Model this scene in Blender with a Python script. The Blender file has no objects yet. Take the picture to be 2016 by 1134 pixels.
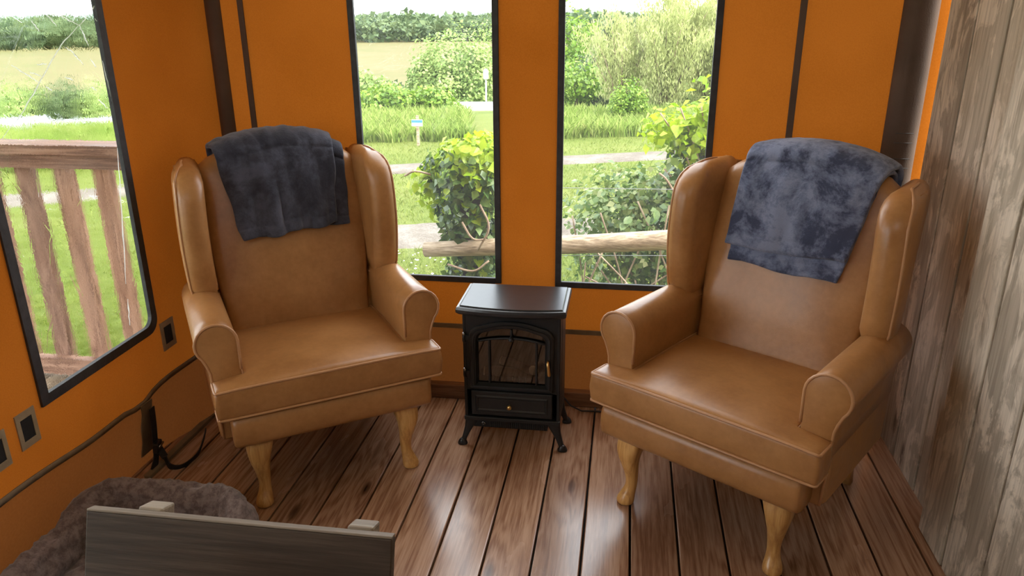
import bpy, bmesh, math, random
import numpy as np
from mathutils import Vector, Matrix, noise as mnoise

random.seed(7)
rng = np.random.default_rng(11)
PI = math.pi
scene = bpy.context.scene
COL = scene.collection

# ---------------------------------------------------------------- camera
FPX, PITCH, YAW, ROLL, CAMH = 1500.0, 20.0, 8.6, -0.4, 1.5
cam_d = bpy.data.cameras.new('camera')
cam_d.sensor_fit = 'HORIZONTAL'
cam_d.sensor_width = 36.0
cam_d.lens = 36.0 * FPX / 2016.0
cam_d.clip_start = 0.02
cam_d.clip_end = 9000
cam = bpy.data.objects.new('camera', cam_d)
COL.objects.link(cam)
_p, _y, _r = [math.radians(a) for a in (PITCH, YAW, ROLL)]
fw = Vector((-math.sin(_y) * math.cos(_p), math.cos(_y) * math.cos(_p), -math.sin(_p)))
rt0 = Vector((math.cos(_y), math.sin(_y), 0))
up0 = rt0.cross(fw)
rt = rt0 * math.cos(_r) + up0 * math.sin(_r)
up = -rt0 * math.sin(_r) + up0 * math.cos(_r)
M = Matrix.Identity(4)
for i in range(3):
    M[i][0], M[i][1], M[i][2] = rt[i], up[i], -fw[i]
M[0][3], M[1][3], M[2][3] = 0, 0, CAMH
cam.matrix_world = M
scene.camera = cam

# ---------------------------------------------------------------- sky, sun, exposure
SKY_STRENGTH = 3.4
SUN_STRENGTH = 5.0
scene.view_settings.view_transform = 'Standard'
scene.view_settings.look = 'None'
scene.view_settings.exposure = 1.05
scene.cycles.max_bounces = 7
scene.cycles.diffuse_bounces = 3
scene.cycles.glossy_bounces = 2
scene.cycles.transmission_bounces = 4
scene.cycles.transparent_max_bounces = 8
scene.view_settings.gamma = 1.0
scene.view_settings.use_curve_mapping = False
world = bpy.data.worlds.new('overcast_sky')
scene.world = world
world.use_nodes = True
nt = world.node_tree
nt.nodes.clear()
w_out = nt.nodes.new('ShaderNodeOutputWorld')
w_bg = nt.nodes.new('ShaderNodeBackground')
w_tc = nt.nodes.new('ShaderNodeTexCoord')
w_map = nt.nodes.new('ShaderNodeMapping')
w_map.inputs['Scale'].default_value = (1.0, 1.0, 4.0)
w_n = nt.nodes.new('ShaderNodeTexNoise')
w_n.inputs['Scale'].default_value = 2.6
w_n.inputs['Detail'].default_value = 6
w_cr = nt.nodes.new('ShaderNodeValToRGB')
w_cr.color_ramp.elements[0].position = 0.34
w_cr.color_ramp.elements[0].color = (0.52, 0.60, 0.70, 1)
w_cr.color_ramp.elements[1].position = 0.62
w_cr.color_ramp.elements[1].color = (1.0, 1.0, 1.0, 1)
nt.links.new(w_tc.outputs['Generated'], w_map.inputs['Vector'])
nt.links.new(w_map.outputs['Vector'], w_n.inputs['Vector'])
nt.links.new(w_n.outputs['Fac'], w_cr.inputs['Fac'])
nt.links.new(w_cr.outputs['Color'], w_bg.inputs['Color'])
w_bg.inputs['Strength'].default_value = SKY_STRENGTH
nt.links.new(w_bg.outputs['Background'], w_out.inputs['Surface'])

sun_d = bpy.data.lights.new('sun', 'SUN')
sun_d.energy = SUN_STRENGTH
sun_d.angle = math.radians(35)
sun_d.color = (1.0, 0.96, 0.88)
sun = bpy.data.objects.new('sun', sun_d)
COL.objects.link(sun)
sun.rotation_euler = (math.radians(40), 0, math.radians(80))   # high, from the right of the camera

# ---------------------------------------------------------------- material helpers
MATS = {}


def new_mat(name):
    m = bpy.data.materials.new(name)
    m.use_nodes = True
    m.node_tree.nodes.clear()
    MATS[name] = m
    return m, m.node_tree


def N(t, kind, **kw):
    n = t.nodes.new(kind)
    for k, v in kw.items():
        if k in n.inputs:
            n.inputs[k].default_value = v
        else:
            setattr(n, k, v)
    return n


def ramp(t, fac, stops):
    r = t.nodes.new('ShaderNodeValToRGB')
    e = r.color_ramp.elements
    e[0].position, e[0].color = stops[0][0], (*stops[0][1], 1)
    e[1].position, e[1].color = stops[-1][0], (*stops[-1][1], 1)
    for p, c in stops[1:-1]:
        x = e.new(p)
        x.color = (*c, 1)
    if fac is not None:
        t.links.new(fac, r.inputs['Fac'])
    return r


def coords(t, scale=(1, 1, 1), src='Object', rand=True):
    tc = t.nodes.new('ShaderNodeTexCoord')
    mp = t.nodes.new('ShaderNodeMapping')
    mp.inputs['Scale'].default_value = scale
    t.links.new(tc.outputs[src], mp.inputs['Vector'])
    if rand:
        oi = t.nodes.new('ShaderNodeObjectInfo')
        mul = N(t, 'ShaderNodeVectorMath', operation='SCALE')
        cx = t.nodes.new('ShaderNodeCombineXYZ')
        for k in 'XYZ':
            t.links.new(oi.outputs['Random'], cx.inputs[k])
        t.links.new(cx.outputs[0], mul.inputs[0])
        mul.inputs['Scale'].default_value = 37.0
        t.links.new(mul.outputs[0], mp.inputs['Location'])
    return mp.outputs[0]


def noise(t, vec, scale, detail=4, rough=0.55, dist=0.0):
    n = N(t, 'ShaderNodeTexNoise', Scale=scale, Detail=detail, Roughness=rough, Distortion=dist)
    t.links.new(vec, n.inputs['Vector'])
    return n.outputs['Fac']


def bump(t, height, strength=0.2, dist=0.01, normal=None):
    b = N(t, 'ShaderNodeBump', Strength=strength, Distance=dist)
    t.links.new(height, b.inputs['Height'])
    if normal is not None:
        t.links.new(normal, b.inputs['Normal'])
    return b.outputs['Normal']


def mix_rgb(t, fac, a, b, mode='MIX'):
    m = t.nodes.new('ShaderNodeMix')
    m.data_type = 'RGBA'
    m.blend_type = mode
    for sock, v in ((m.inputs[0], fac), (m.inputs[6], a), (m.inputs[7], b)):
        if hasattr(v, 'links'):
            t.links.new(v, sock)
        elif isinstance(v, (int, float)):
            sock.default_value = v
        else:
            sock.default_value = (*v, 1)
    return m.outputs[2]


def principled(t, color, rough=0.5, normal=None, metal=0.0, spec=0.5, coat=0.0, sheen=0.0, coat_rough=0.2):
    p = t.nodes.new('ShaderNodeBsdfPrincipled')
    o = t.nodes.new('ShaderNodeOutputMaterial')
    if hasattr(color, 'links'):
        t.links.new(color, p.inputs['Base Color'])
    else:
        p.inputs['Base Color'].default_value = (*color, 1)
    if hasattr(rough, 'links'):
        t.links.new(rough, p.inputs['Roughness'])
    else:
        p.inputs['Roughness'].default_value = rough
    p.inputs['Metallic'].default_value = metal
    p.inputs['Specular IOR Level'].default_value = spec
    p.inputs['Coat Weight'].default_value = coat
    p.inputs['Coat Roughness'].default_value = coat_rough
    p.inputs['Sheen Weight'].default_value = sheen
    if normal is not None:
        t.links.new(normal, p.inputs['Normal'])
    t.links.new(p.outputs[0], o.inputs['Surface'])
    return p


def simple(name, c1, c2=None, rough=0.5, scale=8, metal=0, spec=0.5, coat=0, bstr=0.0, bscale=60, sheen=0.0, dist=0.005):
    m, t = new_mat(name)
    v = coords(t)
    f = noise(t, v, scale)
    col = ramp(t, f, [(0.35, c1), (0.65, c2 or c1)]).outputs[0]
    nm = bump(t, noise(t, v, bscale, 3), bstr, dist) if bstr else None
    principled(t, col, rough, nm, metal, spec, coat, sheen)
    return m


def canvas_mat(name, c1, c2, trans=0.4, weave=260):
    m, t = new_mat(name)
    v = coords(t, rand=False)
    big = noise(t, v, 1.6, 3)
    fine = noise(t, v, weave, 2, 0.7)
    mixf = N(t, 'ShaderNodeMath', operation='MULTIPLY_ADD')
    t.links.new(fine, mixf.inputs[0])
    mixf.inputs[1].default_value = 0.55
    t.links.new(big, mixf.inputs[2])
    col = ramp(t, mixf.outputs[0], [(0.55, c1), (1.0, c2)]).outputs[0]
    nm = bump(t, fine, 0.25, 0.002)
    d = t.nodes.new('ShaderNodeBsdfDiffuse')
    tr = t.nodes.new('ShaderNodeBsdfTranslucent')
    mx = N(t, 'ShaderNodeMixShader')
    mx.inputs[0].default_value = trans
    t.links.new(col, d.inputs['Color'])
    t.links.new(col, tr.inputs['Color'])
    t.links.new(nm, d.inputs['Normal'])
    t.links.new(d.outputs[0], mx.inputs[1])
    t.links.new(tr.outputs[0], mx.inputs[2])
    o = t.nodes.new('ShaderNodeOutputMaterial')
    t.links.new(mx.outputs[0], o.inputs['Surface'])
    return m


def wood_mat(name, dark, mid, light, axis='Y', rough=0.4, knots=True, wear=None, coat=0.0, ring=9.0, bstr=0.25):
    """grain stretched along one axis, knots, per-piece tone"""
    m, t = new_mat(name)
    s = {'X': (0.045, 1, 1), 'Y': (1, 0.045, 1), 'Z': (1, 1, 0.045)}[axis]
    k = {'X': (0.30, 1, 1), 'Y': (1, 0.30, 1), 'Z': (1, 1, 0.30)}[axis]
    v = coords(t, s)
    vk = coords(t, k)
    vo = N(t, 'ShaderNodeTexVoronoi', Scale=5.5)
    t.links.new(vk, vo.inputs['Vector'])
    kd = ramp(t, vo.outputs['Distance'], [(0.0, (1, 1, 1)), (0.13, (0.55, 0.55, 0.55)), (0.42, (0, 0, 0))]).outputs[0]
    g1 = noise(t, v, ring * 2.2, 6, 0.6, 0.4)
    add = N(t, 'ShaderNodeMath', operation='MULTIPLY_ADD')
    t.links.new(kd, add.inputs[0])
    add.inputs[1].default_value = 0.55 if knots else 0.0
    t.links.new(g1, add.inputs[2])
    wv = N(t, 'ShaderNodeMath', operation='SINE')
    ml = N(t, 'ShaderNodeMath', operation='MULTIPLY')
    t.links.new(add.outputs[0], ml.inputs[0])
    ml.inputs[1].default_value = 34.0
    t.links.new(ml.outputs[0], wv.inputs[0])
    fine = noise(t, v, 95, 3, 0.7)
    mixv = N(t, 'ShaderNodeMath', operation='MULTIPLY_ADD')
    t.links.new(wv.outputs[0], mixv.inputs[0])
    mixv.inputs[1].default_value = 0.13
    t.links.new(fine, mixv.inputs[2])
    col = ramp(t, mixv.outputs[0], [(0.28, dark), (0.5, mid), (0.74, light)]).outputs[0]
    oi = t.nodes.new('ShaderNodeObjectInfo')
    tone = ramp(t, oi.outputs['Random'], [(0.0, (0.72, 0.68, 0.66)), (0.5, (1.0, 0.97, 0.93)), (1.0, (1.15, 1.12, 1.06))]).outputs[0]
    col = mix_rgb(t, 1.0, col, tone, 'MULTIPLY')
    if knots:
        kc = ramp(t, vo.outputs['Distance'], [(0.03, (0.14, 0.10, 0.09)), (0.06, (0.36, 0.31, 0.28)), (0.085, (0.8, 0.75, 0.72)), (0.12, (1, 1, 1))]).outputs[0]
        col = mix_rgb(t, 0.85, col, kc, 'MULTIPLY')
    if wear:
        vw = coords(t, {'X': (0.42, 1, 1), 'Y': (1, 0.42, 1), 'Z': (1, 1, 0.42)}[axis])
        wn = noise(t, vw, 9.0, 8, 0.68, 0.8)
        wf = ramp(t, wn, [(0.505, (0, 0, 0)), (0.565, (1, 1, 1))]).outputs[0]
        wmul = N(t, 'ShaderNodeMath', operation='MULTIPLY')
        t.links.new(wf, wmul.inputs[0])
        t.links.new(ramp(t, fine, [(0.3, (0.25, 0.25, 0.25)), (0.6, (1, 1, 1))]).outputs[0], wmul.inputs[1])
        col = mix_rgb(t, wmul.outputs[0], col, wear)
    nm = bump(t, fine, bstr, 0.003)
    rv = ramp(t, noise(t, vk, 9, 4), [(0.3, (rough * 0.8,) * 3), (0.7, (min(1, rough * 1.3),) * 3)]).outputs[0]
    principled(t, col, rv, nm, coat=coat, coat_rough=0.25)
    return m


def leaf_mat(name, c1, c2, c3, scale=3.0, rough=0.5, trans=0.35, spec=0.4):
    m, t = new_mat(name)
    v = coords(t, src='Object', rand=True)
    f = noise(t, v, scale, 5, 0.7)
    g = t.nodes.new('ShaderNodeNewGeometry')
    ad = N(t, 'ShaderNodeMath', operation='MULTIPLY_ADD')
    t.links.new(g.outputs['Random Per Island'], ad.inputs[0])
    ad.inputs[1].default_value = 0.45
    t.links.new(f, ad.inputs[2])
    col = ramp(t, ad.outputs[0], [(0.38, c1), (0.68, c2), (1.0, c3)]).outputs[0]
    p = t.nodes.new('ShaderNodeBsdfPrincipled')
    t.links.new(col, p.inputs['Base Color'])
    p.inputs['Roughness'].default_value = rough
    p.inputs['Specular IOR Level'].default_value = spec
    tr = t.nodes.new('ShaderNodeBsdfTranslucent')
    t.links.new(col, tr.inputs['Color'])
    mx = t.nodes.new('ShaderNodeMixShader')
    mx.inputs[0].default_value = trans
    o = t.nodes.new('ShaderNodeOutputMaterial')
    t.links.new(p.outputs[0], mx.inputs[1])
    t.links.new(tr.outputs[0], mx.inputs[2])
    t.links.new(mx.outputs[0], o.inputs['Surface'])
    return m


# ---------------------------------------------------------------- materials
ORANGE = canvas_mat('orange_canvas', (0.30, 0.082, 0.008), (0.41, 0.120, 0.014), 0.21)
SKIRT = canvas_mat('skirt_canvas', (0.27, 0.090, 0.020), (0.34, 0.118, 0.028), 0.12, 120)
ROOFC = canvas_mat('roof_canvas', (0.42, 0.30, 0.18), (0.48, 0.35, 0.21), 0.10)
BROWNC = simple('brown_pole_cover', (0.085, 0.052, 0.035), (0.115, 0.072, 0.05), 0.75, 6, bstr=0.15, bscale=200)
BAND = simple('beige_binding', (0.17, 0.12, 0.07), (0.22, 0.16, 0.095), 0.8, 20, bstr=0.2, bscale=300)
PATCH = simple('beige_patch', (0.27, 0.20, 0.12), (0.33, 0.25, 0.15), 0.8, 30, bstr=0.2, bscale=300)
BLACKT = simple('black_trim', (0.022, 0.023, 0.027), (0.036, 0.038, 0.043), 0.6, 40, bstr=0.2, bscale=300)
BLACKHOLE = simple('black_vent_mesh', (0.006, 0.006, 0.006), (0.012, 0.011, 0.011), 0.8, 80)
WEB = simple('black_webbing', (0.010, 0.010, 0.011), (0.018, 0.018, 0.02), 0.65, 60, bstr=0.3, bscale=400)
PLASTIC = simple('black_plastic', (0.012, 0.012, 0.013), (0.016, 0.016, 0.017), 0.3)
FLOORW = wood_mat('floor_boards_wood', (0.25, 0.130, 0.078), (0.38, 0.225, 0.145), (0.48, 0.31, 0.215), 'Y', 0.22, coat=0.5, bstr=0.08)
WALLW = wood_mat('weathered_planks_wood', (0.31, 0.27, 0.215), (0.41, 0.365, 0.295), (0.48, 0.43, 0.355), 'Z', 0.45, wear=(0.72, 0.63, 0.51), bstr=0.2)
RAILW = wood_mat('rough_sawn_red_wood', (0.16, 0.085, 0.055), (0.29, 0.165, 0.11), (0.38, 0.235, 0.165), 'Z', 0.75, bstr=0.5)
RAILX = wood_mat('rough_sawn_rail_wood', (0.16, 0.085, 0.055), (0.29, 0.165, 0.11), (0.38, 0.235, 0.165), 'X', 0.75, bstr=0.5)
BASEW = wood_mat('baseboard_wood', (0.16, 0.075, 0.035), (0.26, 0.13, 0.065), (0.33, 0.18, 0.10), 'X', 0.5)
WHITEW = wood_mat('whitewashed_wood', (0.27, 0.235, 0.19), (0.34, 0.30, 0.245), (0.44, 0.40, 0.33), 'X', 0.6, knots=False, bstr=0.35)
LOGW = wood_mat('weathered_log_wood', (0.20, 0.15, 0.095), (0.36, 0.285, 0.19), (0.50, 0.42, 0.31), 'X', 0.8, bstr=0.7)
SHADEW = wood_mat('shaded_board_wood', (0.040, 0.029, 0.021), (0.058, 0.043, 0.032), (0.085, 0.066, 0.05), 'X', 0.6, knots=False, bstr=0.3)  # board wood darkened in its colour to stand for shade on the face
OAK = wood_mat('oak_leg_wood', (0.50, 0.255, 0.075), (0.64, 0.36, 0.115), (0.72, 0.44, 0.165), 'Z', 0.35, knots=False, coat=0.3, bstr=0.08)
DECKW = wood_mat('grey_decking_wood', (0.14, 0.11, 0.075), (0.26, 0.21, 0.15), (0.36, 0.30, 0.22), 'Y', 0.8)
DARKGAP = simple('dark_subfloor', (0.012, 0.008, 0.006), (0.016, 0.010, 0.008), 0.9)


def leather_mat(name, c1, c2, c3):
    m, t = new_mat(name)
    v = coords(t)
    f1 = noise(t, v, 5.5, 6, 0.65)
    f2 = noise(t, v, 60, 4, 0.6)
    ad = N(t, 'ShaderNodeMath', operation='MULTIPLY_ADD')
    t.links.new(f2, ad.inputs[0])
    ad.inputs[1].default_value = 0.3
    t.links.new(f1, ad.inputs[2])
    col = ramp(t, ad.outputs[0], [(0.45, c1), (0.65, c2), (0.90, c3)]).outputs[0]
    vo = N(t, 'ShaderNodeTexVoronoi', Scale=420.0)
    t.links.new(v, vo.inputs['Vector'])
    n1 = bump(t, vo.outputs['Distance'], 0.06, 0.001)
    n2 = bump(t, f1, 0.10, 0.02, n1)
    rv = ramp(t, f1, [(0.3, (0.30,) * 3), (0.7, (0.42,) * 3)]).outputs[0]
    principled(t, col, rv, n2, spec=0.5, coat=0.10, coat_rough=0.28)
    return m


LEATHER = leather_mat('tan_leatherette', (0.30, 0.132, 0.040), (0.38, 0.178, 0.058), (0.47, 0.232, 0.083))
PIPING = leather_mat('tan_piping', (0.42, 0.21, 0.09), (0.48, 0.25, 0.115), (0.54, 0.29, 0.14))
LINING = simple('dark_under_lining', (0.03, 0.02, 0.014), (0.04, 0.027, 0.018), 0.9)


def fleece_mat(name, c1, c2, c3, scale=7):
    m, t = new_mat(name)
    v = coords(t)
    f = noise(t, v, scale, 9, 0.72, 0.25)
    col = ramp(t, f, [(0.42, c1), (0.49, c2), (0.58, c3)]).outputs[0]
    nm = bump(t, noise(t, v, 140, 4, 0.7), 0.5, 0.004)
    principled(t, col, 0.85, nm, spec=0.2, sheen=0.25)
    return m


THROW1 = fleece_mat('charcoal_fleece', (0.028, 0.030, 0.046), (0.044, 0.047, 0.068), (0.072, 0.077, 0.110), 6)
THROW2 = fleece_mat('slate_blue_fleece', (0.045, 0.056, 0.105), (0.115, 0.14, 0.225), (0.20, 0.235, 0.35), 9)
SHERPA = fleece_mat('taupe_sherpa', (0.105, 0.075, 0.066), (0.155, 0.115, 0.104), (0.21, 0.162, 0.15), 40)
BEDBASE = simple('dark_bed_fabric', (0.03, 0.022, 0.018), (0.045, 0.032, 0.026), 0.9, 20)
STOVEB = simple('matt_black_steel', (0.010, 0.011, 0.012), (0.014, 0.015, 0.016), 0.42, 30, bstr=0.05, bscale=300, spec=0.45)
STOVET = simple('satin_black_lid', (0.016, 0.017, 0.019), (0.022, 0.023, 0.025), 0.30, 30, spec=0.6)
BRASS = simple('brass', (0.62, 0.40, 0.14), (0.70, 0.47, 0.18), 0.28, metal=1.0)
CHROME = simple('dark_chrome', (0.32, 0.32, 0.33), (0.42, 0.42, 0.43), 0.2, metal=1.0)
FIREBOX = simple('dark_firebox', (0.020, 0.016, 0.013), (0.03, 0.024, 0.02), 0.8)
LOGBARK = simple('artificial_log_bark', (0.06, 0.035, 0.02), (0.11, 0.065, 0.035), 0.8, 30, bstr=0.5)
LOGEND = simple('artificial_log_end', (0.42, 0.30, 0.17), (0.55, 0.42, 0.26), 0.7, 40)
WHITEP = simple('white_paint', (0.62, 0.62, 0.60), (0.72, 0.72, 0.70), 0.4)
GREYROOF = simple('grey_caravan_roof', (0.16, 0.17, 0.195), (0.21, 0.22, 0.25), 0.5, 3)
CREAMP = simple('cream_caravan_wall', (0.30, 0.29, 0.255), (0.36, 0.35, 0.31), 0.5, 2)
WINDARK = simple('dark_window_glass', (0.03, 0.035, 0.04), (0.05, 0.055, 0.06), 0.1)
BLUEP = simple('blue_sign_face', (0.05, 0.20, 0.45), (0.06, 0.22, 0.48), 0.5)
WIRE = simple('galvanised_wire', (0.35, 0.36, 0.37), (0.42, 0.43, 0.44), 0.4, metal=0.7)
STEM = simple('pale_bramble_stem', (0.22, 0.15, 0.10), (0.40, 0.30, 0.215), 0.8, 12, bstr=0.3)
BARK = simple('grey_brown_bark', (0.07, 0.05, 0.035), (0.13, 0.095, 0.07), 0.9, 8, bstr=0.6, bscale=30)


def ground_mat(name, stops, scale, bscale, bstr, fine=60):
    m, t = new_mat(name)
    v = coords(t, rand=False)
    a = noise(t, v, scale, 6, 0.65)
    b = noise(t, v, fine, 4, 0.7)
    ad = N(t, 'ShaderNodeMath', operation='MULTIPLY_ADD')
    t.links.new(b, ad.inputs[0])
    ad.inputs[1].default_value = 0.6
    t.links.new(a, ad.inputs[2])
    col = ramp(t, ad.outputs[0], stops).outputs[0]
    nm = bump(t, noise(t, v, bscale, 5, 0.7), bstr, 0.05)
    principled(t, col, 0.9, nm, spec=0.15)
    return m


LAWN = ground_mat('lawn_grass', [(0.45, (0.075, 0.115, 0.018)), (0.75, (0.130, 0.168, 0.031)), (1.05, (0.185, 0.205, 0.056))], 0.8, 45, 0.9, 38)
ROUGH = ground_mat('rough_pasture', [(0.45, (0.05, 0.09, 0.014)), (0.75, (0.085, 0.14, 0.022)), (1.05, (0.14, 0.18, 0.045))], 0.25, 8, 0.9, 4)
FIELD = ground_mat('stubble_field', [(0.5, (0.066, 0.078, 0.020)), (0.78, (0.104, 0.092, 0.035)), (1.0, (0.124, 0.101, 0.048))], 0.02, 1.0, 0.3, 0.35)
HILL = ground_mat('far_hill', [(0.5, (0.075, 0.115, 0.085)), (0.8, (0.11, 0.15, 0.13)), (1.0, (0.16, 0.18, 0.16))], 0.004, 0.05, 0.5, 0.03)  # blue-green cast stands in for distance haze
GRAVEL = ground_mat('gravel', [(0.5, (0.13, 0.105, 0.085)), (0.8, (0.205, 0.178, 0.148)), (1.05, (0.29, 0.262, 0.225))], 3.0, 45, 1.0, 42)

IVY_DARK = leaf_mat('ivy_dark_leaf', (0.022, 0.060, 0.012), (0.060, 0.130, 0.024), (0.16, 0.25, 0.045), 6, 0.35, 0.25, 0.6)
IVY_LIME = leaf_mat('ivy_lime_leaf', (0.15, 0.27, 0.010), (0.29, 0.43, 0.014), (0.45, 0.55, 0.035), 6, 0.4, 0.45)
BRAM = leaf_mat('bramble_leaf', (0.04, 0.095, 0.022), (0.115, 0.205, 0.048), (0.25, 0.33, 0.10), 4, 0.4, 0.3, 0.6)
BRAML = leaf_mat('bramble_pale_leaf', (0.12, 0.20, 0.05), (0.22, 0.30, 0.09), (0.40, 0.42, 0.19), 5, 0.45, 0.35, 0.5)
WILLOW = leaf_mat('feathery_leaf', (0.26, 0.30, 0.10), (0.37, 0.41, 0.15), (0.48, 0.49, 0.22), 1.2, 0.6, 0.4, 0.3)
TREEL = leaf_mat('tree_leaf', (0.11, 0.185, 0.045), (0.225, 0.32, 0.085), (0.36, 0.43, 0.15), 0.7, 0.55, 0.3, 0.3)
TREED = leaf_mat('dark_tree_leaf', (0.040, 0.070, 0.030), (0.078, 0.120, 0.048), (0.125, 0.165, 0.065), 0.3, 0.6, 0.25, 0.2)
SHRUB = leaf_mat('fresh_shrub_leaf', (0.07, 0.15, 0.012), (0.14, 0.25, 0.020), (0.24, 0.34, 0.04), 2.0, 0.5, 0.35)
REED = leaf_mat('tall_grass_blade', (0.12, 0.19, 0.03), (0.21, 0.30, 0.055), (0.34, 0.38, 0.12), 0.9, 0.6, 0.35, 0.2)
BLADE = leaf_mat('lawn_blade', (0.095, 0.145, 0.020), (0.155, 0.205, 0.034), (0.23, 0.26, 0.065), 1.2, 0.6, 0.35, 0.2)
FLOWER = simple('daisy_petal', (0.75, 0.75, 0.72), (0.8, 0.8, 0.78), 0.7)


def pane_mat(name, tint, gloss=0.06, rough=0.03, wr=0.15, scale=(3, 3, 3), nscale=3.0, wdist=0.02, milk=0.0):
    """clear flexible sheet: transparent with a wavy sheen"""
    m, t = new_mat(name)
    v = coords(t, scale)
    f = noise(t, v, nscale, 5, 0.6, 1.0)
    nm = bump(t, f, wr, wdist)
    tr = t.nodes.new('ShaderNodeBsdfTransparent')
    tr.inputs['Color'].default_value = (*tint, 1)
    gl = N(t, 'ShaderNodeBsdfGlossy')
    gl.inputs['Roughness'].default_value = rough
    gl.inputs['Color'].default_value = (1, 1, 1, 1)
    t.links.new(nm, gl.inputs['Normal'])
    mx = t.nodes.new('ShaderNodeMixShader')
    mx.inputs[0].default_value = gloss
    o = t.nodes.new('ShaderNodeOutputMaterial')
    if milk:
        tl = t.nodes.new('ShaderNodeBsdfTranslucent')
        tl.inputs['Color'].default_value = (1, 1, 1, 1)
        m2 = t.nodes.new('ShaderNodeMixShader')
        sm = ramp(t, noise(t, coords(t, (2, 1, 0.7)), 4.0, 6, 0.7, 1.5), [(0.45, (milk * 0.7,) * 3), (0.62, (milk,) * 3), (0.70, (milk * 2.6,) * 3)]).outputs[0]
        t.links.new(sm, m2.inputs[0])
        t.links.new(tr.outputs[0], m2.inputs[1])
        t.links.new(tl.outputs[0], m2.inputs[2])
        tr = m2
    t.links.new(tr.outputs[0], mx.inputs[1])
    t.links.new(gl.outputs[0], mx.inputs[2])
    t.links.new(mx.outputs[0], o.inputs['Surface'])
    return m


PANE = pane_mat('clear_window_film', (0.95, 0.96, 0.95), 0.02, milk=0.022)


def crumple_mat(name):
    m, t = new_mat(name)
    v = coords(t, (1, 1, 1), rand=False)
    vo = N(t, 'ShaderNodeTexVoronoi', Scale=5.0, feature='DISTANCE_TO_EDGE')
    t.links.new(v, vo.inputs['Vector'])
    crease = ramp(t, vo.outputs['Distance'], [(0.0, (1, 1, 1)), (0.03, (0, 0, 0))]).outputs[0]
    fine = noise(t, coords(t, (1, 1, 0.5), rand=False), 26, 4, 0.55, 0.6)
    ad = N(t, 'ShaderNodeMath', operation='MULTIPLY_ADD')
    t.links.new(crease, ad.inputs[0])
    ad.inputs[1].default_value = 0.25
    t.links.new(fine, ad.inputs[2])
    nm = bump(t, ad.outputs[0], 0.055, 0.02)
    rf = N(t, 'ShaderNodeBsdfRefraction')
    rf.inputs['Roughness'].default_value = 0.0
    rf.inputs['IOR'].default_value = 1.12
    rf.inputs['Color'].default_value = (0.97, 0.98, 0.97, 1)
    gl = N(t, 'ShaderNodeBsdfGlossy')
    gl.inputs['Roughness'].default_value = 0.04
    t.links.new(nm, rf.inputs['Normal'])
    t.links.new(nm, gl.inputs['Normal'])
    mx = t.nodes.new('ShaderNodeMixShader')
    mx.inputs[0].default_value = 0.02
    o = t.nodes.new('ShaderNodeOutputMaterial')
    t.links.new(rf.outputs[0], mx.inputs[1])
    t.links.new(gl.outputs[0], mx.inputs[2])
    t.links.new(mx.outputs[0], o.inputs['Surface'])
    return m


CRUMPLE = crumple_mat('crumpled_window_film')
SMOKED = pane_mat('smoked_stove_glass', (0.42, 0.38, 0.35), 0.12, 0.02, 0.0)

# ---------------------------------------------------------------- mesh helpers


def link(o, parent=None):
    COL.objects.link(o)
    if parent is not None:
        o.parent = parent
    return o


def tag(o, label=None, cat=None, group=None, kind=None):
    for k, v in (('label', label), ('category', cat), ('group', group), ('kind', kind)):
        if v:
            o[k] = v
    return o


def mesh_obj(name, verts, faces, mat, parent=None, smooth=False, mats=None):
    me = bpy.data.meshes.new(name)
    me.from_pydata([tuple(v) for v in verts], [], faces)
    bm = bmesh.new()
    bm.from_mesh(me)
    bmesh.ops.recalc_face_normals(bm, faces=bm.faces)
    bm.to_mesh(me)
    bm.free()
    me.materials.append(mat)
    if smooth:
        me.shade_smooth()
    o = bpy.data.objects.new(name, me)
    return link(o, parent)


def bm_obj(name, bm, mat, parent=None, smooth=False):
    bmesh.ops.recalc_face_normals(bm, faces=bm.faces)
    me = bpy.data.meshes.new(name)
    bm.to_mesh(me)
    bm.free()
    me.materials.append(mat)
    if smooth:
        me.shade_smooth()
    o = bpy.data.objects.new(name, me)
    return link(o, parent)


def empty(name, loc, rz=0.0):
    o = bpy.data.objects.new(name, None)
    o.empty_display_size = 0.1
    o.location = loc
    o.rotation_euler = (0, 0, rz)
    return link(o)


def box_bm(x0, x1, y0, y1, z0, z1, bev=0.0, seg=2):
    bm = bmesh.new()
    bmesh.ops.create_cube(bm, size=1.0)
    for v in bm.verts:
        v.co = Vector(((x0 + x1) / 2 + v.co.x * (x1 - x0), (y0 + y1) / 2 + v.co.y * (y1 - y0), (z0 + z1) / 2 + v.co.z * (z1 - z0)))
    if bev:
        bmesh.ops.bevel(bm, geom=bm.edges[:], offset=bev, segments=seg, affect='EDGES', profile=0.5)
    return bm


def box(name, x0, x1, y0, y1, z0, z1, mat, parent=None, bev=0.0, seg=2, smooth=False):
    return bm_obj(name, box_bm(x0, x1, y0, y1, z0, z1, bev, seg), mat, parent, smooth)


def loft_data(rings, cap=True, closed=True):
    n = len(rings[0])
    verts = [p for r in rings for p in r]
    faces = []
    m = n if closed else n - 1
    for i in range(len(rings) - 1):
        for j in range(m):
            a, b = i * n + j, i * n + (j + 1) % n
            faces.append((a, b, b + n, a + n))
    if cap and closed:
        faces.append(tuple(range(n)))
        faces.append(tuple(range((len(rings) - 1) * n, len(rings) * n)))
    return verts, faces


def loft(name, rings, mat, parent=None, smooth=True, cap=True, closed=True):
    v, f = loft_data(rings, cap, closed)
    return mesh_obj(name, v, f, mat, parent, smooth)


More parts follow.
